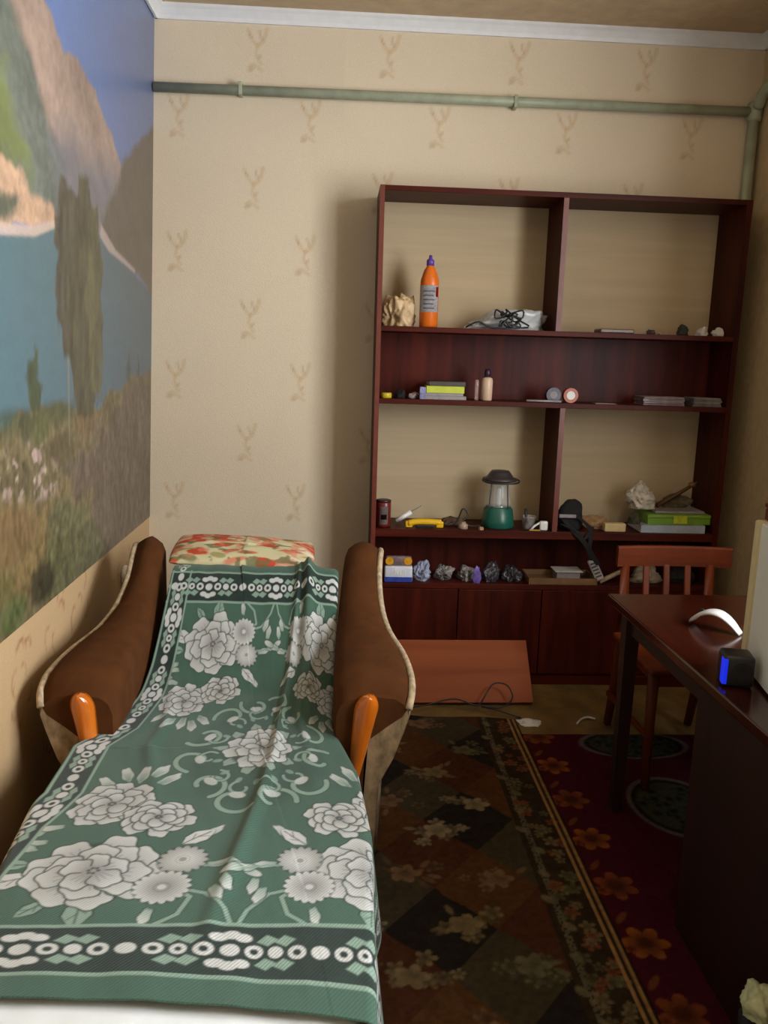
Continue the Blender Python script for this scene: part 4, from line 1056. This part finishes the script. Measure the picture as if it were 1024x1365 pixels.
tag(obj('metal_plug', lathe(B(), .575, 3.665, [(.02, zc), (.022, zc + .003), (.022, zc + .020), (.012, zc + .026), (.012, zc + .032), (0, zc + .032)], 18), mat('tarnished_metal', S(150, 130, 112), .4, .2, 40), smooth=True), 'small greyish metal plug in front of the wire loop', 'fitting')
tag(obj('nut', lathe(B(), .655, 3.65, [(.012, zc), (.012, zc + .012), (.006, zc + .012), (.006, zc + .002)], 6), mat('tan_metal', S(176, 146, 110), .4, .1, 40)), 'tiny tan nut before the lantern', 'fitting')
t = item('small_rag', 'dark brown rag behind the metal plug', 'cloth', (.52, 3.74, zc)); obj('rag_heap', crumple(.485, .60, 3.72, 3.79, zc, zc + .038, 33, 4, .35), mat('brown_rag', S(84, 62, 46), .9, .25, 40), t, smooth=True)
# camping lantern
ln = item('camping_lantern', 'green camping lantern with a clear globe and dark cap', 'lantern', (.745, 3.73, zc)); lx, ly = .745, 3.73
M_lgreen = mat('teal_green_plastic', S(26, 86, 72), .35, .1, 20); M_cap = mat('dark_cap', S(58, 50, 50), .4, .1, 20)
obj('base', lathe(B(), lx, ly, [(.070, zc), (.075, zc + .006), (.073, zc + .035), (.066, zc + .085), (.058, zc + .092), (.058, zc + .096)], 30), M_lgreen, ln, smooth=True)
M_globe = mat('lantern_glass', S(190, 190, 186), .08, .05, 20, alpha=.38)
obj('globe', lathe(B(), lx, ly, [(.055, zc + .097), (.057, zc + .110), (.052, zc + .150), (.043, zc + .200), (.041, zc + .207)], 30), M_globe, ln, smooth=True)
obj('light_tube', lathe(B(), lx, ly, [(.012, zc + .097), (.015, zc + .11), (.015, zc + .175), (.010, zc + .185), (0, zc + .186)], 16), M_whiteplastic, ln, smooth=True)
obj('reflector', lathe(B(), lx, ly, [(.05, zc + .0965), (.03, zc + .104), (.014, zc + .108)], 24), mat('silver_reflector', S(200, 204, 206), .15, .05, 20, metal=.9), ln, smooth=True)
obj('cap', lathe(B(), lx, ly, [(.043, zc + .2075), (.052, zc + .212), (.078, zc + .216), (.080, zc + .226), (.062, zc + .232), (.050, zc + .250), (.040, zc + .262), (0, zc + .265)], 30), M_cap, ln, smooth=True)
hp = [(lx + .074 * math.cos(a), ly - .025, zc + .222 - .060 * max(0, math.sin(a)) * 0 + .0) for a in (0,)]
obj('carry_handle', tube(B(), spline([(lx - .078, ly, zc + .222), (lx - .084, ly - .03, zc + .218), (lx - .06, ly - .075, zc + .214), (lx, ly - .088, zc + .214), (lx + .06, ly - .075, zc + .214), (lx + .084, ly - .03, zc + .218), (lx + .078, ly, zc + .222)], 4), .004, 8), M_black, ln, smooth=True)
for a in range(4):
    th = a * math.pi / 2 + .6
    obj('guard_rod', tube(B(), [(lx + .062 * math.cos(th), ly + .062 * math.sin(th), zc + .09), (lx + .050 * math.cos(th), ly + .050 * math.sin(th), zc + .212)], .002, 6), M_cap, ln)
t = item('plastic_cup', 'clear plastic cup holding a dark stick right of the lantern', 'cup', (.880, 3.69, zc))
obj('cup_wall', lathe(B(), .880, 3.69, [(.022, zc), (.026, zc + .002), (.033, zc + .060), (.034, zc + .060), (.030, zc + .050), (.024, zc + .004)], 22), mat('cup_film', S(190, 180, 176), .15, .1, 30, alpha=.45), t, smooth=True)
obj('stick', tube(B(), [(.872, 3.69, zc + .006), (.862, 3.685, zc + .095)], .006, 8), M_black, t, smooth=True); obj('crumpled_liner', crumple(.862, .902, 3.672, 3.708, zc + .006, zc + .045, 35, 3, .4), M_film, t, smooth=True)
t = item('charger_plug', 'small white plug at the foot of the divider', 'plug', (.945, 3.66, zc)); obj('plug_body', bx(.925, .962, 3.648, 3.672, zc, zc + .044, .008, 3), M_whiteplastic, t, smooth=True); obj('plug_tail', tube(B(), [(.925, 3.66, zc + .035), (.90, 3.655, zc + .020), (.885, 3.650, zc + .005)], .005, 8), M_whiteplastic, t, smooth=True)
tag(obj('pencil_stub', tube(B(), [(.875, 3.642, zc + .004), (.925, 3.640, zc + .004)], .0038, 6), mat('ochre_wood', S(176, 140, 70), .5, .1, 30)), 'ochre pencil stub on the shelf edge below the cup', 'pencil')
# right lower bay
t = item('shoulder_bag', 'black camera bag with straps hanging over the shelf edge', 'bag', (1.09, 3.70, zc))
obj('bag_body', crumple(1.008, 1.135, 3.68, 3.80, zc, zc + .140, 44, 4, .12, facets=14), M_bfabric, t, smooth=True)
obj('grey_band', bx(1.015, 1.095, 3.667, 3.678, zc + .058, zc + .074, .003), M_greyc, t)
def ribbon(pts, w, th=.003):
    bm = B(); P = spline(pts, 5); A = []
    for p in P: A.append([bm.verts.new((p.x - w / 2, p.y, p.z)), bm.verts.new((p.x + w / 2, p.y, p.z)), bm.verts.new((p.x + w / 2, p.y + th, p.z + th * .3)), bm.verts.new((p.x - w / 2, p.y + th, p.z + th * .3))])
    for a, b_ in zip(A, A[1:]):
        for i in range(4): bm.faces.new((a[i], a[(i + 1) % 4], b_[(i + 1) % 4], b_[i]))
    bm.faces.new(A[0]); bm.faces.new(list(reversed(A[-1]))); bmesh.ops.recalc_face_normals(bm, faces=bm.faces); return bm
obj('strap', ribbon([(1.04, 3.665, zc + .05), (1.07, 3.645, zc + .014), (1.09, 3.622, zc - .01), (1.13, 3.618, zc - .05), (1.165, 3.620, zc - .10), (1.20, 3.622, zc - .15)], .026), M_bfabric, t)
obj('strap', ribbon([(1.11, 3.67, zc + .06), (1.15, 3.64, zc + .02), (1.155, 3.621, zc - .03), (1.15, 3.619, zc - .08), (1.17, 3.625, zc - .13)], .020), M_bfabric, t)
obj('strap', ribbon([(1.03, 3.66, zc + .03), (1.09, 3.628, zc + .004), (1.12, 3.620, zc - .03), (1.15, 3.626, zc + .0), (1.17, 3.66, zc + .02)], .02), M_bfabric, t)
t2 = item('remote_control', 'grey remote control leaning under the hanging straps', 'remote', (1.205, 3.66, zd + .03), 0)
Mr = Matrix.Translation((1.225, 3.655, zd + .019)) @ Matrix.Rotation(math.radians(-22), 4, 'Y') @ Matrix.Rotation(math.radians(-28), 4, 'X')
obj('remote_body', box(B(), -.021, .021, -.009, .009, 0, .105, .005, 2, Mr), mat('grey_remote', S(150, 142, 140), .45, .08, 30), t2)
for k in range(5): obj('button_row', box(B(), -.014, .014, -.0105, -.0085, .015 + k * .016, .023 + k * .016, .001, 1, Mr), M_black, t2)
tag(obj('tan_scarf', crumple(1.13, 1.30, 3.70, 3.80, zc, zc + .060, 43, 4, .4), mat('tan_cloth', S(150, 116, 80), .9, .25, 40), smooth=True), 'tan crumpled cloth between the black bag and the books', 'cloth')
tag(obj('cream_box', bx(1.225, 1.325, 3.650, 3.69, zc, zc + .040, .006), mat('cream_card', S(196, 172, 122), .6, .12, 30)), 'small cream box in front of the tan cloth', 'box')
M_bluebk = mat('pale_blue_cover', S(160, 172, 186), .4, .12, 20); M_grbox = mat('bright_green_box', S(108, 146, 40), .5, .14, 14)
book(1.395, 1.695, 3.650, 3.84, zc, .036, M_bluebk, 'thick pale blue book under the green box on the lower shelf')
gb = item('green_box', 'bright green flat box lying on the pale blue book', 'box', (1.575, 3.75, zc + .0365), .03)
obj('box_tray', bx(-.15, .148, -.085, .085, 0, .030, .002), M_grbox, gb, local=True); obj('box_lid', bx(-.152, .150, -.087, .087, .0305, .046, .003), M_grbox, gb, local=True)
obj('yellow_sticker', bx(-.03, .035, -.0885, -.0872, .006, .042), mat('lime_sticker', S(176, 190, 40), .5, .2, 60), gb, local=True)
tag(obj('grey_folder', bx(1.47, 1.705, 3.69, 3.84, zc + .0835, zc + .095, .003), M_greyc), 'grey folder lying on the bright green box', 'folder')
tag(obj('clear_wrap', crumple(1.335, 1.492, 3.68, 3.80, zc + .096, zc + .232, 48, 5, .80), mat('whitish_film', S(210, 200, 184), .3, .15, 30, alpha=.8), smooth=True), 'crumpled whitish plastic wrap on top of the green box', 'wrap')
tag(obj('dark_pouch', crumple(1.335, 1.405, 3.645, 3.70, zc + .038, zc + .090, 46, 4, .4), mat('dark_olive', S(58, 54, 36), .8, .3, 40), smooth=True), 'dark olive pouch at the left end of the green box', 'pouch')
t = item('carved_stick', 'dark carved wooden stick slanting over the grey folder', 'stick', (1.60, 3.77, zc + .096))
obj('shaft', tube(B(), [(1.50, 3.76, zc + .108), (1.60, 3.765, zc + .165), (1.69, 3.77, zc + .222)], [.013, .010, .008], 8), wood('dark_stick', S(70, 44, 20), S(104, 70, 34), .5, 'x', 20), t, smooth=True); obj('knob', lathe(B(), 1.665, 3.768, [(0, zc + .196), (.016, zc + .202), (.016, zc + .218), (0, zc + .224)], 12), mat('amber_wood', S(130, 86, 40), .4, .2, 30), t, smooth=True)
tag(obj('twig_bundle', crumple(1.54, 1.69, 3.775, 3.83, zc + .0955, zc + .165, 47, 4, .45), mat('olive_bundle', S(96, 86, 60), .9, .35, 50), smooth=True), 'brownish crumpled bundle behind the carved stick', 'bundle')

# --- bottom niche above the doors
dp = item('washing_powder_bag', 'blue, white and yellow washing powder packet at the left of the lowest shelf', 'packet', (.285, 3.68, zd))
def packet(x0, x1, z0, z1, y, th): return bx(x0, x1, y - th / 2, y + th / 2, z0, z1, .008, 3)
M_dw = mat('white_packet', S(206, 206, 216), .35, .06, 30)
obj('packet_body', packet(.222, .350, zd, zd + .075, 3.66, .045), M_dw, dp, smooth=True)
obj('blue_base_print', bx(.224, .348, 3.6365, 3.6385, zd + .003, zd + .026), mat('blue_print', S(44, 62, 150), .4, .3, 40), dp)
obj('packet_top', bx(.226, .346, 3.648, 3.672, zd + .072, zd + .120, .010, 3), mat('greyish_top', S(110, 92, 96), .4, .4, 30), dp, smooth=True)
for a in (.244, .328): obj('yellow_print', lathe(B(), 0, 0, [(0, -.0008), (.019, -.0008), (.019, .0008), (0, .0008)], 14, Matrix.Translation((a, 3.6465, zd + .098)) @ Matrix.Rotation(math.radians(90), 4, 'X')), mat('amber_print', S(206, 146, 24), .4, .25, 60), dp)
for k, (a, w_, h_) in enumerate(((.268, .005, .030), (.278, .008, .014), (.290, .010, .018), (.303, .006, .022), (.313, .006, .022))):
    obj('letter_stroke', bx(a, a + w_, 3.6355, 3.6375, zd + .036, zd + .036 + h_), M_whiteplastic, dp)
    
M_bf = mat('bluish_film', S(150, 156, 180), .3, .3, 24); M_gf = mat('greyish_film', S(130, 124, 122), .25, .45, 24); M_df = mat('dark_film', S(58, 54, 60), .3, .5, 24)
for k, (a, b_, h_, mm, lab, cat, sd) in enumerate((
    (.352, .445, .088, M_bf, 'bluish crumpled plastic right of the washing powder packet', 'bag', 53),
    (.455, .555, .070, M_gf, 'greyish crumpled plastic bag on the lowest shelf, left of two', 'bag', 54),
    (.560, .668, .066, M_gf, 'greyish crumpled plastic bag on the lowest shelf, right of two', 'bag', 55),
    (.676, .765, .088, M_df, 'dark crumpled bag with a bluish tint in the middle of the lowest shelf', 'bag', 56),
    (.770, .872, .070, M_df, 'dark crumpled bag left of the brown tray', 'bag', 57))):
    tag(obj('crumpled_bag', crumple(a, b_, 3.655, 3.79, zd, zd + h_, sd, 5, .5), mm, smooth=True), lab, cat)
tag(obj('violet_wrapper', crumple(.625, .668, 3.638, 3.652, zd, zd + .085, 58, 4, .35), mat('violet_foil', S(104, 84, 150), .25, .4, 40), smooth=True), 'small violet wrapper standing before the grey plastic bags', 'wrapper')
t = item('brown_tray', 'flat brown cardboard tray on the lowest shelf', 'tray', (1.04, 3.70, zd))
M_card = mat('brown_card', S(120, 88, 54), .7, .2, 12)
obj('tray_base', bx(.895, 1.20, 3.645, 3.80, zd, zd + .006), M_card, t); obj('tray_front', bx(.895, 1.20, 3.638, 3.6445, zd, zd + .030, .001), M_card, t)
obj('tray_back', bx(.895, 1.20, 3.8005, 3.807, zd, zd + .030, .001), M_card, t); obj('tray_side', bx(.888, .8945, 3.638, 3.807, zd, zd + .030, .001), M_card, t); obj('tray_side', bx(1.2005, 1.207, 3.638, 3.807, zd, zd + .030, .001), M_card, t)
tag(obj('white_booklet', bx(1.02, 1.15, 3.68, 3.78, zd + .048, zd + .052, .001), M_paper), 'white papers lying in the brown tray', 'paper').rotation_euler = (0, 0, 0)
t = item('paper_block', 'thick block of scrap cards under the white papers', 'cards', (1.085, 3.73, zd + .0065)); obj('cards', bx(1.03, 1.14, 3.69, 3.77, zd + .0068, zd + .0475, .002), M_greyc, t)
tag(obj('paper_roll', tube(B(), [(1.225, 3.66, zd + .012), (1.33, 3.72, zd + .040), (1.36, 3.74, zd + .05)], .011, 10), mat('greyed_paper', S(160, 140, 116), .7, .1, 30), smooth=True), 'rolled paper tube behind the chair on the lowest shelf', 'paper')
tag(obj('paper_heap', crumple(1.38, 1.55, 3.67, 3.80, zd, zd + .085, 59, 4, .4), mat('greyed_heap', S(150, 136, 118), .8, .2, 30), smooth=True), 'greyish paper heap seen through the chair slats', 'paper')
tag(obj('dark_pouch', crumple(1.56, 1.70, 3.66, 3.80, zd, zd + .075, 60, 4, .3), M_bfabric, smooth=True), 'black pouch at the right end of the lowest shelf', 'pouch')
